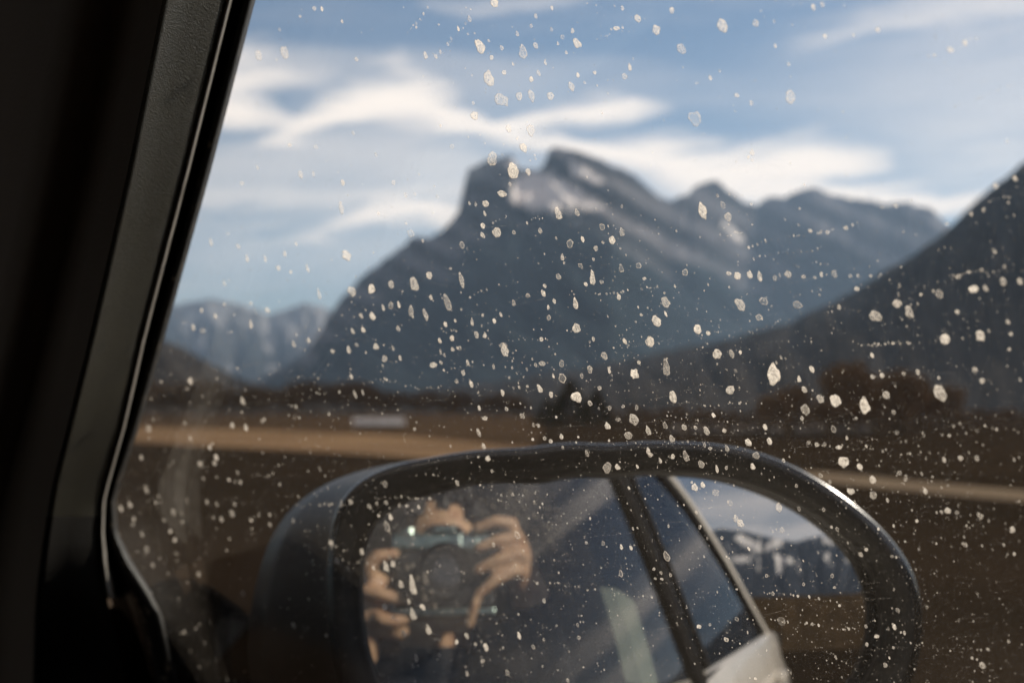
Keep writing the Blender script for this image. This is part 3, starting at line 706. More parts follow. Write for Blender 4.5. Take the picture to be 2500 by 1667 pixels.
# wing mirror
sm = part('wing_mirror', car)
GL = [(890, 1350), (886, 1480), (905, 1600), (932, 1690), (1000, 1760), (1300, 1795), (1800, 1785), (2010, 1745), (2098, 1690), (2130, 1620), (2147, 1560), (2147, 1470), (2126, 1393), (2083, 1340), (2020, 1286), (1945, 1238), (1850, 1196), (1754, 1170), (1637, 1161), (1500, 1168), (1318, 1186), (1063, 1212), (960, 1226), (915, 1252), (897, 1295)]
OUT = [(800, 1360), (800, 1500), (828, 1680), (880, 1780), (980, 1840), (1300, 1872), (1850, 1862), (2080, 1820), (2180, 1752), (2232, 1667), (2254, 1573), (2254, 1467), (2232, 1382), (2179, 1318), (2073, 1222), (1967, 1153), (1871, 1111), (1786, 1091), (1648, 1083), (1488, 1090), (1276, 1101), (1063, 1122), (935, 1140), (862, 1164), (820, 1220), (804, 1290)]
BK = [(640, 1370), (612, 1500), (600, 1580), (605, 1700), (680, 1790), (860, 1840), (1300, 1860), (1850, 1850), (2060, 1815), (2150, 1750), (2205, 1667), (2225, 1573), (2225, 1467), (2200, 1388), (2150, 1330), (2050, 1240), (1950, 1172), (1860, 1130), (1786, 1105), (1648, 1096), (1488, 1100), (1276, 1108), (1063, 1124), (935, 1140), (850, 1158), (775, 1182), (715, 1222), (668, 1280)]
MC = (1500, 1460)
NS = 180
def radial(cont):
    an = [atan2(y-MC[1], x-MC[0]) for x, y in cont]; ra = [sqrt((x-MC[0])**2+(y-MC[1])**2) for x, y in cont]
    P = sorted(zip(an, ra)); an = [p[0] for p in P]; ra = [p[1] for p in P]
    an = [an[-1]-2*pi]+an+[an[0]+2*pi]; ra = [ra[-1]]+ra+[ra[0]]
    out = np.array([np.interp(-pi+2*pi*k/NS, an, ra) for k in range(NS)])
    for _ in range(14): out = .25*np.roll(out, 1)+.5*out+.25*np.roll(out, -1)
    return out
rG, rO, rB = radial(GL), radial(OUT), radial(BK)
def mp(rad, lift):
    o_ = []
    for k in range(NS):
        a = -pi+2*pi*k/NS; o_.append((MC[0]+rad[k]*cos(a), MC[1]+rad[k]*sin(a), lift))
    return o_
def mrow(rad, lift, bend=0.0):     # lift: metres towards the viewer from the mirror sphere
    return [onmirror(x, y, l) for x, y, l in mp(rad, lift)]
V, Fc = [onmirror(*MC)], []
RG = 30
for i in range(1, RG+1): V += mrow(rG*(i/RG)*1.012, 0.0)
for k in range(NS): Fc.append((0, 1+k, 1+(k+1) % NS))
for i in range(RG-1):
    for k in range(NS): Fc.append((1+i*NS+k, 1+(i+1)*NS+k, 1+(i+1)*NS+(k+1) % NS, 1+i*NS+(k+1) % NS))
obj('mirror_glass', pyd('mirror_glass', V, Fc), M['mirror'], sm, smooth=True)
mid = rG*.55+rO*.45
obj('bezel', loft('bezel', [mrow(rG*1.014, -.004), mrow(rG*1.001, .002), mrow(rG*1.006, .006), mrow(rG*.85+rO*.15, .009), mrow(mid, .0125), mrow(rG*.2+rO*.8, .0125)], closed=True), M['bezel'], sm, smooth=True)
rim = [mrow(rG*.20+rO*.80, .0123), mrow(rG*.05+rO*.95, .0118), mrow(rG*.018+rO*.982, .0102), mrow(rG*.004+rO*.996, .0075), mrow(rO, .004), mrow(rO, -.002)]
obj('rim', loft('rim', rim, closed=True), M['gloss'], sm, smooth=True)
hs = [mrow(rO*.998, -.0022), mrow(rO*.97+rB*.03, -.005)]
for f_, dep in ((.2, -.014), (.45, -.028), (.75, -.045), (1.0, -.062)): hs.append(mrow(rO*(1-f_)+rB*f_, dep))
for f_, dep in ((.95, -.082), (.82, -.104), (.6, -.122), (.3, -.133), (.05, -.136)): hs.append(mrow(rB*f_, dep))
obj('housing', loft('housing', hs, closed=True, cap1=True), M['satin'], sm, smooth=True)
# mount between door and housing
top = [(150, 1560), (250, 1490), (330, 1452), (385, 1420), (420, 1410), (460, 1411), (520, 1434), (590, 1482), (640, 1535), (720, 1590), (820, 1620)]
rows = []
for x, y in top:
    dd = .70-.00006*(x-400); rows.append([unproj(x, 1990, dd), unproj(x, y+60, dd), unproj(x, y+18, dd+.004), unproj(x, y+4, dd+.012), unproj(x, y, dd+.022), unproj(x, y+14, dd+.045), unproj(x, y+80, dd+.06), unproj(x, 1990, dd+.06)])
M['mount'] = mat('matt_black_mount', (0.0035, 0.003, 0.0028), 0.9, spec=0.0, bump=(400, .2, .0005))
obj('mount', loft('mount', rows, closed=True, cap0=True, cap1=True), M['mount'], sm, smooth=True)

# ------------------------------------------------------------------ mud on the window
SPK = {}
SPK[(800, 0, 1.845)] = "750,15,45,40 638,85,20,35 450,32,10,18 588,130,14,28 556,175,10,18 685,208,52,75 878,230,45,80 938,75,18,28 916,118,18,22 853,153,18,28 937,207,28,38 1008,135,16,22 1057,168,20,24 1103,140,18,26 1123,196,45,50 1075,238,14,20 1037,197,12,22 1010,37,16,22 1328,38,16,24 1395,85,32,42 1480,137,45,50 1550,48,26,34 1300,128,32,25 440,250,24,40 487,255,16,24 541,200,12,20 508,234,12,20 783,217,20,26 738,260,18,24 728,355,52,75 795,328,20,24 835,290,14,22 917,358,20,30 948,327,20,34 980,282,16,30 1127,340,18,28 1097,390,34,48 1203,328,18,20 1360,303,20,36 1337,345,26,30 1158,373,12,14 780,450,75,70 863,435,32,45 918,432,38,60 1004,434,34,40 662,520,40,42 655,466,14,18 915,590,40,50 884,666,38,50 815,580,30,36 740,717,52,75 835,770,60,80 903,775,26,38 784,874,48,36 711,918,34,34 667,920,16,28 638,915,12,20 699,1017,26,28 760,1049,44,52 698,1060,22,28 1038,960,36,70 1122,958,24,40 707,963,14,26 838,1047,18,20 957,1040,22,30 1090,1098,36,42,r 1148,1078,20,32 1236,1022,28,36,r 1323,1045,26,44 1281,1083,32,42 1208,1120,24,28 1240,1092,16,16 1057,1157,20,38 1197,1168,14,18 1139,1197,24,28,r 1193,1252,28,80 1163,1280,22,24 1234,1270,22,22 1322,1208,26,46,r 1401,1197,32,28,r 1040,1247,28,32 978,1288,20,20 971,1320,24,34 901,1332,26,22 837,1364,20,32 1021,1357,18,28 993,1383,14,24 1115,1366,30,56 1120,1478,44,48 995,1430,22,30,r 1311,1338,22,30 1425,1255,20,16 1520,1360,48,56 1480,1445,50,56 1450,1538,40,48 1337,1535,24,26 1522,1413,14,34 1412,1418,18,18 390,1278,46,70 457,1240,30,38 285,1282,30,42 197,1300,36,46 108,1312,44,50 602,1260,30,76 538,1362,36,86 465,1340,18,28 376,1400,26,75 440,1415,24,66 320,1372,18,36 284,1376,26,36 250,1385,18,34 200,1425,30,42 150,1422,20,26 780,1417,16,26 750,1445,20,26 530,1460,20,26 650,1450,14,44 575,1445,14,18 670,1508,24,38 708,1512,22,26 560,1522,22,28 503,1533,14,28 318,1480,20,28 160,1485,22,30 112,1492,18,34 790,1555,40,26 963,1528,20,22 1197,1527,18,26 84,1150,44,60 375,1052,36,36,r 62,938,26,64 68,822,20,28 217,697,14,22 115,600,16,22 297,822,18,26 560,660,20,22,r 352,880,16,24,r 393,874,14,16,r 495,887,16,18,r 605,1105,28,36,r 428,1085,14,20 65,98,14,22 130,268,18,22"
SPK[(1650, 0, 1.845)] = "210,115,55,70 360,105,35,35 25,222,45,55 515,433,50,70 85,535,70,75,r 443,97,15,20 910,135,25,28 1235,225,35,28 1302,195,28,30 1355,175,20,20 1140,252,20,20 1165,250,20,18 620,35,22,30 660,22,20,26 155,352,18,28 198,322,14,14 275,430,24,22 340,465,20,26 508,290,16,24 448,207,14,24 673,165,20,24 95,375,20,14 343,687,26,36 357,364,9,9 753,504,10,10 1492,637,16,24 120,948,50,90 212,925,25,40,r 235,978,40,48 340,920,14,14 1442,838,26,30 1528,805,24,28 1330,965,18,22 1386,945,18,20 930,935,22,20 990,928,22,22 1220,1008,22,18 605,1040,22,20 683,1047,22,20 766,1028,20,20 238,1232,26,22 277,1243,34,40 332,1238,28,40 378,1242,28,50 446,1252,20,28 468,1240,14,22 505,1235,34,34 575,1247,22,18 625,1250,16,16 655,1238,18,26 714,1235,30,42 785,1243,18,18 820,1242,16,20 878,1243,20,14 923,1238,18,16 290,1372,48,68 395,1357,45,40,r 548,1372,48,40,r 375,1430,36,30,r 42,1228,30,36,r 95,1485,44,50 145,1500,24,22 900,1423,65,52 997,1370,48,40 1050,1405,46,70 1187,1325,44,48 1273,1247,30,24 1340,1303,52,38 1393,1298,28,36 1475,1270,36,40 1550,1268,30,36 1268,1405,24,24 735,1383,20,26 815,1300,26,24 1213,1527,50,55 1370,1510,42,60 1410,1490,16,20 1508,1502,22,20 1435,1132,22,30 1320,1225,22,16 1376,1217,20,18 1480,1200,20,20 1495,1450,22,24"
SPK[(0, 820, 1.852)] = "672,420,28,38 860,460,16,28 860,203,24,36 1097,292,24,46 1050,404,22,26 1112,413,22,38 1185,384,14,22 835,393,14,24 948,503,16,26 977,550,22,34 970,575,18,26 905,578,26,28 638,548,16,26 693,378,14,18 660,692,22,44 587,762,18,32 547,778,20,34 717,725,16,24 705,752,14,18 605,826,16,26 600,852,14,16 642,895,14,28 663,966,24,36 690,1035,16,22 742,832,16,18 785,795,22,32 820,802,12,14 770,883,14,20 790,922,18,24 800,985,14,24 920,643,14,18 980,638,12,14 935,750,16,20 980,760,14,24 1060,760,16,22 1048,803,24,34 1000,828,20,30 1035,650,16,16 1062,658,14,16 1088,660,16,20 1074,618,14,22 1097,1163,18,32 898,1076,18,26 965,820,14,18 1137,835,14,16 1220,852,16,22 1325,835,18,22 1327,1308,22,34 1475,1352,14,16 1337,320,18,24 1488,352,12,20 730,207,12,16 1445,600,14,24"
SPK[(800, 820, 1.852)] = "800,65,44,72 1060,190,40,50,r 1058,125,28,34,r 1125,275,66,56 1387,172,42,52 1530,140,36,100 1560,275,40,64 1460,28,44,52 1342,24,22,30 1383,377,48,60 1265,407,30,38 1360,450,48,38 1448,427,28,50 1450,520,24,40 1458,537,24,24 1250,90,34,40 1185,152,28,42 1273,155,18,36 1230,235,22,22 1185,303,26,30 1148,180,18,26 958,238,28,44 1010,265,22,34 790,258,20,32 808,330,16,22 880,362,28,28 650,219,22,34 583,205,20,24 613,167,20,30 477,132,36,28 512,120,18,22 258,102,26,36 218,48,30,30 130,40,22,20 95,60,18,40 22,70,22,24 505,20,18,30 562,12,22,26 565,60,20,22 597,57,22,22 632,120,16,30 510,70,10,30 655,118,10,12 750,138,12,24 900,150,12,20 940,130,16,22 968,125,36,28 840,235,12,18 866,232,12,18 903,228,14,16 1020,180,12,26 123,263,16,44 158,255,10,30 107,183,16,26 327,100,16,30 295,55,14,26 685,325,14,30 712,372,26,20 682,435,20,44 705,497,20,34 725,553,24,28 742,610,12,16 585,665,20,28 260,668,26,32,r 980,462,18,20 1008,476,20,22 1057,455,18,26 930,402,12,24 953,405,16,24 1172,530,20,36 1265,595,44,58 1310,593,28,30 1400,590,14,20 1503,563,18,30 1560,545,20,26 1397,325,20,26,r 1335,318,18,16 1275,325,20,26,r 1312,378,30,18 1525,405,24,40,r 1555,465,30,40 1407,120,18,22 1362,687,12,18 265,753,18,20 222,757,14,18 105,750,20,26 60,763,18,18 188,770,22,30 325,765,14,20 358,768,16,16 412,773,14,20 458,783,14,20 462,735,14,18 285,818,22,36 268,858,28,60,r 15,935,26,32 42,1015,22,36 88,1052,24,26 155,975,22,34 262,1040,28,58 295,1030,24,34 207,1048,14,22 330,1120,24,44 385,1130,26,110 258,1225,24,32 298,1273,28,26 385,1258,36,60 430,1226,26,36 367,1200,18,30 455,1325,26,52 343,1345,28,40 628,1355,22,34 583,1383,18,24 715,1405,26,40 505,1441,16,20 700,1468,20,18 400,1455,20,44 385,1490,16,26 630,1525,14,28 812,1520,20,36 865,1352,18,36 978,1195,16,26 857,900,28,40,r 948,1117,16,16 1130,1305,14,22 1245,937,18,24 1328,953,16,28 1372,957,16,24 1325,1072,22,36,r 1532,995,36,56,r 1475,1053,16,16 1507,1070,14,18 1550,1080,16,20 1510,1098,16,14 1086,1556,14,22 668,1392,14,16"
SPK[(1650, 820, 1.852)] = "440,172,70,100 187,82,45,50 252,80,28,46 292,75,16,22 245,245,42,46 270,158,16,22 615,150,24,36 557,195,20,34 580,243,28,32 653,286,38,46 720,293,58,66 853,310,52,90 585,333,44,54 570,372,18,20 950,268,40,42 1195,258,64,90 890,185,26,20 932,178,24,26 887,88,20,26 1030,170,20,18 1093,163,20,30 985,345,24,24 1000,437,22,20 815,372,16,16 138,428,34,50 88,415,18,20 38,413,26,30 220,428,24,26 170,358,20,26 328,480,36,34 423,476,28,40 405,412,24,34 230,507,22,36 363,541,34,40 45,543,34,64 115,580,36,40 185,600,16,42 130,492,14,24 155,508,22,18 228,597,14,18 348,590,24,34 487,563,16,22 600,482,22,20 637,490,22,22 673,490,18,24 737,503,34,20 757,570,52,56 830,590,28,32 890,650,36,40 893,720,38,38 790,703,40,38 697,660,16,22 655,630,22,24 1010,620,30,24 1038,648,20,20 1128,702,24,30 1228,790,36,30 1270,798,22,18 1200,795,18,18 1376,812,30,34 1415,835,12,16 1522,875,28,30 1387,1488,36,34 1287,552,28,24 1360,553,26,28 1213,560,22,28 1350,153,30,30 1385,203,28,26 1508,60,16,16 1120,450,16,18 1203,447,14,14 1237,450,16,14 85,683,32,38 122,673,24,32 180,708,38,34 245,755,28,30,r 272,825,26,44 293,847,36,40 467,775,34,44 545,677,14,20 557,780,16,24 480,878,26,28,r 668,785,18,22 730,873,16,20 835,987,24,28 703,863,14,18 978,995,22,16 860,965,20,16 108,863,14,24 92,797,14,20 142,915,12,16 208,912,18,22 330,962,14,20 410,1083,18,18 438,1165,20,20 707,1083,18,20,r 717,1136,16,12 578,1122,14,16 988,1315,18,28 1003,1240,22,26 908,1357,28,18 947,1487,20,26 275,1278,20,24,r 228,1372,24,26 105,1313,26,22 478,1290,45,45,f 740,1218,14,14 1135,1225,14,18 1410,1415,16,18 1505,1380,14,18 1090,835,16,16 1310,945,20,20 1530,985,14,16 1340,1455,14,14 713,420,26,36,r 1255,408,14,16 1285,395,12,16 1358,428,14,14 1398,405,12,12"
SPK[(0, 0, 1.845)] = "1165,250,35,55 1282,238,42,62 1415,40,18,24 1450,40,14,26 1352,75,14,16 1540,97,12,20 1260,135,14,20 1355,785,26,40 1412,783,14,34 1545,825,18,28 1090,825,20,20 1305,655,20,16 1160,755,14,28 1422,662,20,26 1027,1053,22,16 950,1090,16,40 1073,1110,22,26 1113,1165,14,38 1195,1165,14,36 1283,1143,18,26 1253,1207,22,24 1310,1225,14,18 1385,1207,16,44 1010,1275,16,34 1437,1325,18,60 870,1475,20,32 908,1398,16,24 970,1422,16,26 1010,1370,14,18 1130,1460,16,46 1205,1397,26,26 1130,1365,14,20 912,1490,30,20 1323,1548,18,34 1390,1530,14,30"
specks = []
for (ox, oy, s), txt in SPK.items():
    for tkn in txt.split():
        q = tkn.split(','); x, y, w, h = (float(v) for v in q[:4])
        specks.append((ox+x/s, oy+y/s, w/s, h/s, q[4] if len(q) > 4 else 's'))
rs = random.Random(21)
def speck_outline(x, y, w, h, n, seed):
    """Outline of one dried drop in lines of sight, then laid on the outer face of the pane."""
    tilt = radians(rs.uniform(8, 20)) if h > 1.5*w else radians(rs.uniform(2, 24))
    ww = max(w*.92, h*.28) if h > 1.5*w else w
    drip = rs.uniform(.25, .5) if h > 1.6*w else rs.uniform(-.1, .15)
    pts = []
    for k in range(n):
        a = 2*pi*k/n
        rr = 1+.34*mnoise.noise(Vector((cos(a)*1.3+seed*7.1, sin(a)*1.3, seed*1.7)))+.16*mnoise.noise(Vector((cos(a)*3.2, sin(a)*3.2+seed*3.3, seed)))
        u_, v_ = cos(a)*rr, sin(a)*rr                 # v down
        u_ *= 1+drip*v_                               # fatter at the lower end
        X, Y = u_*ww/2*.9, v_*h/2*.95
        pts.append((x+X*cos(tilt)-Y*sin(tilt)*-1*.0+Y*sin(tilt)*.9, y-X*sin(tilt)*.25+Y*cos(tilt)))
    return pts
def speck_mesh(lst, seed0=0, n=18):
    V, Fc, cov = [], [], []
    for i, (x, y, w, h, kind) in enumerate(lst):
        sd_ = seed0+i
        nn = n if max(w, h) > 7 else (6 if max(w, h) > 3.2 else 5)
        P = speck_outline(x, y, w, h, nn, sd_*.37+.11)
        k = len(V)
        inner = .9*{'r': rs.uniform(.08, .26), 'f': .12}.get(kind, rs.choice((rs.uniform(.25, .5), rs.uniform(.4, .7), rs.uniform(.6, .9))))
        rim = {'r': rs.uniform(.45, .75), 'f': .18}.get(kind, min(1.0, inner+.25))
        if kind == 's' and max(w, h) < 13: q_ = rs.uniform(.35, 1.0) if max(w, h) > 4.5 else rs.uniform(.22, .8); inner = q_*rs.uniform(.3, .8); rim = q_
        th = .00022*min(max(w, h), 30)/12
        cx = sum(p[0] for p in P)/nn; cy = sum(p[1] for p in P)/nn
        V.append(onglass(cx, cy, -.0042-th)); cov.append(inner*rs.uniform(.85, 1))
        for p in P: V.append(onglass(cx+(p[0]-cx)*.62, cy+(p[1]-cy)*.62, -.0042-th)); cov.append(inner*rs.uniform(.8, 1.1))
        for p in P: V.append(onglass(cx+(p[0]-cx)*.88, cy+(p[1]-cy)*.88, -.0042-th*.9)); cov.append(rim*rs.uniform(.85, 1.05))
        for p in P: V.append(onglass(p[0], p[1], -.00415)); cov.append(rim*.2)
        for j in range(nn):
            jn = (j+1) % nn
            Fc.append((k, k+1+j, k+1+jn))
            Fc.append((k+1+j, k+1+nn+j, k+1+nn+jn, k+1+jn))
            Fc.append((k+1+nn+j, k+1+2*nn+j, k+1+2*nn+jn, k+1+nn+jn))
    me = pyd('mud_speck', V, Fc)
    a = me.attributes.new('cover', 'FLOAT', 'POINT'); a.data.foreach_set('value', np.array(cov, dtype=np.float32))
    return me
specks.sort(key=lambda s: -s[2]*s[3])
for i, s in enumerate(specks[:300]):
    obj('mud_speck', speck_mesh([s], i), M['mud'], pg, smooth=True)
small = list(specks[300:])
# dotted trails left by running drops and the wiper of the window rubber
TR = {(1650, 0, 1.845): [(320, 1110, 880, 1000), (350, 1160, 690, 1110), (200, 1060, 300, 1040), (540, 1330, 690, 1310), (110, 1505, 500, 1465), (820, 1550, 1100, 1540), (540, 1190, 700, 1180), (1240, 1250, 1480, 1215), (1330, 925, 1520, 880), (1260, 490, 1540, 380), (700, 640, 800, 600)],
      (800, 0, 1.845): [(620, 1350, 730, 1295), (1110, 1330, 1530, 1285), (510, 1490, 580, 1490), (800, 1540, 1010, 1535), (720, 1000, 850, 960), (900, 1000, 970, 980), (770, 1285, 860, 1270), (1210, 180, 1370, 85), (360, 150, 440, 50), (480, 280, 640, 90), (820, 1360, 980, 1280)],
      (800, 820, 1.852): [(190, 730, 480, 735), (0, 755, 110, 765), (780, 745, 1020, 750), (810, 720, 960, 710), (770, 1090, 1500, 1190), (950, 815, 1040, 855), (1060, 800, 1190, 830), (350, 225, 570, 240), (870, 440, 990, 430), (1180, 490, 1560, 485), (160, 210, 330, 205), (1340, 1040, 1480, 1055), (500, 960, 620, 965), (560, 150, 700, 140), (640, 650, 800, 715)],
      (1650, 820, 1.852): [(590, 485, 880, 510), (880, 510, 1200, 525), (840, 40, 1020, 35), (400, 1160, 740, 1215), (430, 1280, 880, 1330), (540, 1330, 820, 1500), (1040, 1390, 1400, 1420), (60, 310, 340, 300), (0, 370, 300, 400), (830, 470, 1050, 480)],
      (0, 820, 1.852): [(1240, 590, 1340, 568), (1140, 632, 1260, 630), (1340, 768, 1570, 765), (1130, 825, 1260, 808), (1220, 290, 1400, 160), (1400, 270, 1490, 268), (1290, 370, 1360, 372)]}
for (ox, oy, s), L in TR.items():
    for x0, y0, x1, y1 in L:
        ln = sqrt((x1-x0)**2+(y1-y0)**2)/s; t = 0.0; big = rs.uniform(.7, 1.2); bow = rs.uniform(-6, 6); ph = rs.uniform(0, 9)
        while t < ln:
            f_ = t/ln
            z_ = rs.choice((2.2, 2.8, 3.4, 4.2, 5.6))*big
            small.append((ox+(x0+(x1-x0)*f_)/s+rs.gauss(0, 1), oy+(y0+(y1-y0)*f_)/s+bow*sin(f_*3.1)+2.5*sin(f_*9+ph)+rs.gauss(0, 1.9), z_, z_*rs.uniform(.9, 1.6), 's'))
            t += rs.uniform(3, 15)+(rs.uniform(10, 40) if rs.random() < .09 else 0)
# scattered fine dust, thicker low and towards the rear
def dens(x, y):
    d_ = .16+.84/(1+exp(-(y-700)/90.0))
    if x > 1300: d_ *= 1+.35*min(1, (x-1300)/500)
    if x < 700: d_ *= .6
    return d_*(.55+.9*max(0, .5+mnoise.noise(Vector((x/260., y/170., 3.3)))))
cnt = 0
while cnt < 13500:
    x, y = rs.uniform(230, 3250), rs.uniform(-250, 1850)
    if rs.random()*1.6 > dens(x, y): continue
    z_ = min(1.3+rs.expovariate(1/1.0), 8.5)
    small.append((x, y, z_, z_*rs.uniform(.9, 1.7), 's')); cnt += 1
# clusters round the big drops
for s in specks[:260]:
    for _ in range(rs.randint(0, 7)):
        a = rs.uniform(0, 2*pi); q = rs.uniform(.7, 2.6)*max(s[2], s[3])
        z_ = min(1.2+rs.expovariate(1/1.3), 6)
        small.append((s[0]+cos(a)*q, s[1]+sin(a)*q, z_, z_*rs.uniform(1, 1.6), 's'))
# hairline scratches
for _ in range(120):
    x, y = rs.uniform(500, 2450), rs.uniform(550, 1600); ln = rs.uniform(15, 110); a = radians(rs.gauss(5, 6)); t = 0
    while t < ln:
        small.append((x+t*cos(a), y-t*sin(a)+rs.gauss(0, .5), rs.uniform(1.5, 3.2), .9, 's')); t += rs.uniform(1.5, 6)
du = obj('dust', speck_mesh(small, 5000), M['mud'], pg); du['kind'] = 'stuff'

# ------------------------------------------------------------------ the photographer, seen in the wing mirror
cam_b = empty('film_camera', 'black and silver film camera held up by the photographer in the wing mirror', 'camera', loc=tuple(cf(0, 0, -.08)))
RC = Matrix(((AR[0], AU[0], -AF[0]), (AR[1], AU[1], -AF[1]), (AR[2], AU[2], -AF[2])))      # local: x right, y up, -z forward
cam_b.rotation_euler = RC.to_euler()
def cyl(bm, p, q, r0, r1, n=32, cap=True):
    p, q = Vector(p), Vector(q); d = (q-p).normalized(); a = d.orthogonal().normalized(); b = d.cross(a)
    A = [bm.verts.new(p+(a*cos(2*pi*k/n)+b*sin(2*pi*k/n))*r0) for k in range(n)]
    B = [bm.verts.new(q+(a*cos(2*pi*k/n)+b*sin(2*pi*k/n))*r1) for k in range(n)]
    for k in range(n): bm.faces.new((A[k], A[(k+1) % n], B[(k+1) % n], B[k]))
    if cap: bm.faces.new(A[::-1]); bm.faces.new(B)
def cpart(name, fn, m, parent=cam_b, smooth=False):
    bm = bmesh.new(); fn(bm); bmesh.ops.recalc_face_normals(bm, faces=bm.faces)
    return obj(name, bm, m, parent, smooth)
# local z: 0.08 ahead (-z) of the origin is the lens front
cpart('body', lambda b: box(b, (0, -.004, .012), (.148, .082, .034), .008), M['leather'])
cpart('top_plate', lambda b: (box(b, (0, .050, .012), (.148, .026, .036), .005)), M['chrome'])
cpart('bottom_plate', lambda b: box(b, (0, -.050, .012), (.147, .010, .033), .003), M['chrome'])
def prism(b):
    rows = [[(-.034, .0625, -.008), (-.020, .076, -.004), (.020, .076, -.004), (.034, .0625, -.008)], [(-.030, .0625, .03), (-.017, .073, .028), (.017, .073, .028), (.030, .0625, .03)]]
    vs = [[b.verts.new(p) for p in r] for r in rows]
    for j in range(4): b.faces.new((vs[0][j], vs[0][(j+1) % 4], vs[1][(j+1) % 4], vs[1][j]))
    b.faces.new(vs[0]); b.faces.new(vs[1][::-1])
    bmesh.ops.bevel(b, geom=b.edges[:], offset=.003, segments=2, affect='EDGES')
pr_ = cpart('prism_housing', prism, M['leather'])
cpart('name_plate', lambda b: (cyl(b, (-.026, .052, -.0055), (-.026, .052, -.0095), .005, .005, 12), box(b, (.0, .067, -.0085), (.03, .006, .003), .001)), M['chrome'], pr_)
cpart('rewind_knob', lambda b: (cyl(b, (-.052, .062, .012), (-.052, .071, .012), .0125, .0120, 24)), M['chrome'])
cpart('speed_dial', lambda b: cyl(b, (.045, .062, .012), (.045, .069, .012), .010, .0095, 24), M['chrome'])
cpart('shutter_button', lambda b: cyl(b, (.062, .062, .008), (.062, .068, .008), .005, .0045, 16), M['chrome'])
cpart('self_timer', lambda b: box(b, (.019, .050, -.0085), (.012, .022, .006), .002), M['chrome'])
cpart('rangefinder_window', lambda b: box(b, (.040, .051, -.0072), (.018, .012, .004), .001), M['chrome'])
ln = cpart('lens_barrel', lambda b: (cyl(b, (0, -.004, -.004), (0, -.004, -.028), .031, .031), cyl(b, (0, -.004, -.027), (0, -.004, -.052), .0335, .0335), cyl(b, (0, -.003, -.0515), (0, 0, -.073), .034, .0375, cap=False)), M['leather'], smooth=False)
cpart('front_element', lambda b: cyl(b, (0, -.003, -.052), (0, -.003, -.056), .024, .020), M['lensglass'], ln)
cpart('focus_ring', lambda b: cyl(b, (0, -.004, -.034), (0, -.004, -.044), .0355, .0355, 40), M['leather'], ln)
cpart('filter_ring', lambda b: cyl(b, (0, -.003, -.0505), (0, -.003, -.0535), .0345, .0345, 40, cap=False), M['chrome'], ln)

# body: tapered limbs united into one continuous skin by a fine remesh
def capsule(V, Fc, p, q, r0, r1, n=14, m=5):
    p, q = Vector(p), Vector(q); d = q-p; L = d.length; d = d/L if L > 1e-6 else Vector((0, 0, 1)); a = d.orthogonal().normalized(); b = d.cross(a)
    rings = []
    for i in range(m+1):
        t = -pi/2+pi/2*i/m; rings.append((p+d*(r0*sin(t)), r0*cos(t)))
    for i in range(m+1):
        t = pi/2*i/m; rings.append((q+d*(r1*sin(t)), r1*cos(t)))
    k0 = len(V)
    for c, r in rings:
        r = max(r, 1e-5)
        for k in range(n): V.append(tuple(c+(a*cos(2*pi*k/n)+b*sin(2*pi*k/n))*r))
    for i in range(len(rings)-1):
        for k in range(n): Fc.append((k0+i*n+k, k0+i*n+(k+1) % n, k0+(i+1)*n+(k+1) % n, k0+(i+1)*n+k))
    Fc.append(tuple(k0+k for k in range(n))[::-1]); Fc.append(tuple(k0+(len(rings)-1)*n+k for k in range(n)))
def ellipsoid(V, Fc, c, ax, n=20, m=14):
    k0 = len(V); c = Vector(c)
    for i in range(m+1):
        t = -pi/2+pi*i/m
        for k in range(n):
            p = c+Vector(ax[0])*max(cos(t), 1e-3)*cos(2*pi*k/n)+Vector(ax[1])*max(cos(t), 1e-3)*sin(2*pi*k/n)+Vector(ax[2])*sin(t); V.append(tuple(p))
    for i in range(m):
        for k in range(n): Fc.append((k0+i*n+k, k0+i*n+(k+1) % n, k0+(i+1)*n+(k+1) % n, k0+(i+1)*n+k))
    Fc.append(tuple(k0+k for k in range(n))[::-1]); Fc.append(tuple(k0+m*n+k for k in range(n)))
def chain(V, Fc, pts, radii):
    for i in range(len(pts)-1): capsule(V, Fc, cf(*pts[i]), cf(*pts[i+1]), radii[i], radii[i+1])
def remesh(name, V, Fc, voxel, smooth=6, fac=.5):
    me = pyd(name, V, Fc); o = bpy.data.objects.new(name, me); COL.objects.link(o)
    md = o.modifiers.new('r', 'REMESH'); md.mode = 'VOXEL'; md.voxel_size = voxel
    sm_ = o.modifiers.new('s', 'SMOOTH'); sm_.iterations = smooth; sm_.factor = fac
    dg = bpy.context.evaluated_depsgraph_get(); dg.update()
    m2 = bpy.data.meshes.new_from_object(o.evaluated_get(dg)); m2.name = name
    bpy.data.objects.remove(o)
    return m2
V, Fc = [], []
hx, hy, hc = .002, .040, -.205                 # head centre in the camera's frame (right, up, forward)
ellipsoid(V, Fc, cf(hx, hy+.030, hc-.010), (AR*.074, AF*.094, AU*.090))          # skull
ellipsoid(V, Fc, cf(hx, hy-.030, hc+.020), (AR*.060, AF*.066, AU*.084))          # face
ellipsoid(V, Fc, cf(hx, hy-.095, hc+.052), (AR*.026, AF*.024, AU*.020))          # chin
ellipsoid(V, Fc, cf(hx, hy+.022, hc+.070), (AR*.055, AF*.016, AU*.013))          # brow
chain(V, Fc, [(hx, hy+.006, hc+.080), (hx, hy-.028, hc+.098)], [.009, .0125])     # nose
for sx in (-1, 1): ellipsoid(V, Fc, cf(hx+sx*.075, hy-.012, hc-.008), (AR*.009, AF*.017, AU*.030))
ellipsoid(V, Fc, cf(hx, hy-.062, hc+.074), (AR*.024, AF*.010, AU*.008))           # lips
chain(V, Fc, [(hx-.004, hy-.06, hc-.02), (hx-.012, hy-.19, hc-.055)], [.055, .060])  # neck
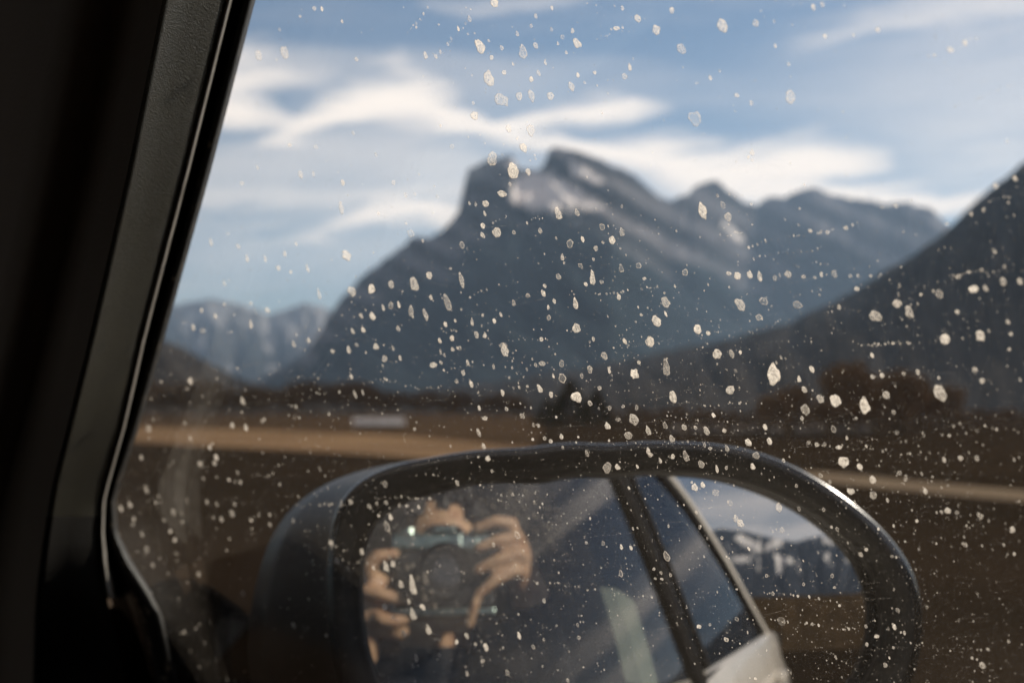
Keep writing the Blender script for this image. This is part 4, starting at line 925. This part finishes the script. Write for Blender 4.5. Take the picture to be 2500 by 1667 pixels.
# torso leans towards the window
chain(V, Fc, [(-.03, -.20, -.27), (-.06, -.34, -.31), (-.09, -.52, -.36), (-.10, -.72, -.38)], [.085, .135, .135, .15])
chain(V, Fc, [(-.20, -.245, -.29), (.16, -.245, -.29)], [.065, .065])
for sx in (-1, 1): chain(V, Fc, [(-.10+sx*.09, -.74, -.36), (-.08+sx*.10, -.76, .0), (-.06+sx*.10, -1.12, .08), (-.05+sx*.10, -1.15, .22)], [.085, .062, .045, .04])
# arms
RW, LW = (.130, -.018, -.114), (-.118, -.088, -.100)
chain(V, Fc, [(.17, -.255, -.29), (.225, -.33, -.20), RW], [.058, .045, .029])
chain(V, Fc, [(-.21, -.255, -.29), (-.20, -.36, -.16), LW], [.058, .045, .029])
# right hand on the shutter end
chain(V, Fc, [RW, (.112, 0.016, -.098)], [.027, .028])
chain(V, Fc, [(.112, 0.028, -.092), (.100, 0.054, -.080)], [.026, .020])
chain(V, Fc, [(.108, 0.018, -.092), (.096, 0.010, -.076)], [.022, .016])
FR = [([(.104, .058, -.082), (.098, .074, -.062), (.074, .076, -.056), (.046, .066, -.062)], [.0115, .0105, .0095, .008]),
      ([(.112, .046, -.074), (.104, .050, -.050), (.076, .046, -.045), (.048, .036, -.050)], [.0115, .0105, .0095, .008]),
      ([(.114, .026, -.072), (.104, .027, -.047), (.074, .018, -.043), (.046, .004, -.049)], [.011, .0105, .0095, .008]),
      ([(.110, .006, -.074), (.098, .004, -.050), (.070, -.010, -.045), (.046, -.030, -.050)], [.0105, .0098, .009, .0075]),
      ([(.104, 0.024, -.104), (.086, 0.034, -.116), (.062, 0.036, -.112), (.046, 0.036, -.110)], [.014, .012, .0105, .009])]
# left hand round the left end and under the lens
chain(V, Fc, [LW, (-.100, -.058, -.085)], [.027, .026])
chain(V, Fc, [(-.100, -.048, -.082), (-.096, -.012, -.076)], [.022, .019])
chain(V, Fc, [(-.094, -.062, -.080), (-.066, -.074, -.072)], [.021, .018])
FLH = [([(-.100, -.008, -.070), (-.106, .012, -.056), (-.094, .024, -.050), (-.070, .028, -.052)], [.0115, .0105, .0098, .0082]),
       ([(-.102, -.028, -.068), (-.106, -.024, -.050), (-.086, -.030, -.045), (-.056, -.036, -.047)], [.0115, .0105, .0098, .0082]),
       ([(-.094, -.056, -.066), (-.088, -.062, -.052), (-.072, -.066, -.050), (-.054, -.062, -.052)], [.011, .0105, .0095, .008]),
       ([(-.066, -.052, -.118), (-.020, -.053, -.121), (.012, -.068, -.098), (.034, -.068, -.064), (.042, -.042, -.050)], [.0108, .0102, .0098, .009, .0075]),
       ([(-.098, -.030, -.094), (-.088, -.010, -.112), (-.070, .004, -.114), (-.052, .008, -.111)], [.0135, .012, .0105, .009])]
for pts, rad in FR+FLH: chain(V, Fc, pts, rad)
me = remesh('body', V, Fc, .0042, 5, .4)
me.materials.append(M['jacket']); me.materials.append(M['skin'])
hc_ = Vector(cf(hx, hy, hc)); rw_, lw_ = Vector(cf(*RW)), Vector(cf(*LW))
midx = []
afv, auv, arv = Vector(AF), Vector(AU), Vector(AR)
for p in me.polygons:
    c = p.center; d = c-Vector(C)
    a, b, e = d.dot(arv), d.dot(auv), d.dot(afv)
    skin = b > -.095 and abs(a-hx) < .10 and e < -.095
    if (c-rw_).length < .17 and e > -.150 and a > .03 and (a-RW[0])*-.4+(b-RW[1])*.9+(e-RW[2])*.5 > -.012: skin = True
    if (c-lw_).length < .19 and e > -.135 and (a-LW[0])*.5+(b-LW[1])*.8+(e-LW[2])*.5 > -.014: skin = True
    midx.append(1 if skin else 0)
me.polygons.foreach_set('material_index', midx); me.shade_smooth()
person = empty('person', 'photographer in a dark jacket holding a camera to the face, reflected in the wing mirror', 'person', loc=(0, 0, 0))
body = obj('body', me, None, person)
V, Fc = [], []
ellipsoid(V, Fc, cf(hx, hy+.052, hc-.034), (AR*.082, AF*.096, AU*.088))
ellipsoid(V, Fc, cf(hx-.03, hy+.108, hc+.020), (AR*.055, AF*.050, AU*.022))
ellipsoid(V, Fc, cf(hx+.035, hy+.118, hc+.014), (AR*.045, AF*.050, AU*.022))
ellipsoid(V, Fc, cf(hx, hy+.000, hc-.048), (AR*.081, AF*.070, AU*.095))
for k in range(70):
    rk = random.Random(k); a = rk.uniform(0, 2*pi); t = rk.uniform(.1, 1.2)
    q = (hx+.08*cos(a)*sin(t), hy+.044+.088*cos(t), hc-.02+.097*sin(a)*sin(t))
    if q[2] > hc+.025 and q[1] < hy+.115: continue
    chain(V, Fc, [q, (q[0]*1.05, q[1]-.02, q[2]-.006)], [.010, .006])
for k in range(26):                              # loose strands over the forehead
    rk = random.Random(100+k); a0 = rk.uniform(-.066, .066); b0 = hy+.118-abs(a0)*.35
    chain(V, Fc, [(hx+a0, b0+.006, hc+.046), (hx+a0*1.05+rk.uniform(-.010, .010), b0-rk.uniform(.016, .042), hc+.074)], [.0085, .0045])
obj('hair', remesh('hair', V, Fc, .004, 3, .4), M['hair'], person, smooth=True)
M['eye'] = mat('eye', (0.6, 0.58, 0.55), .2)
for sx in (-1, 1):
    bm = bmesh.new(); bmesh.ops.create_uvsphere(bm, u_segments=16, v_segments=10, radius=.0115); o = obj('eye', bm, M['eye'], person, smooth=True); o.location = tuple(cf(hx+sx*.031, hy+.002, hc+.070))
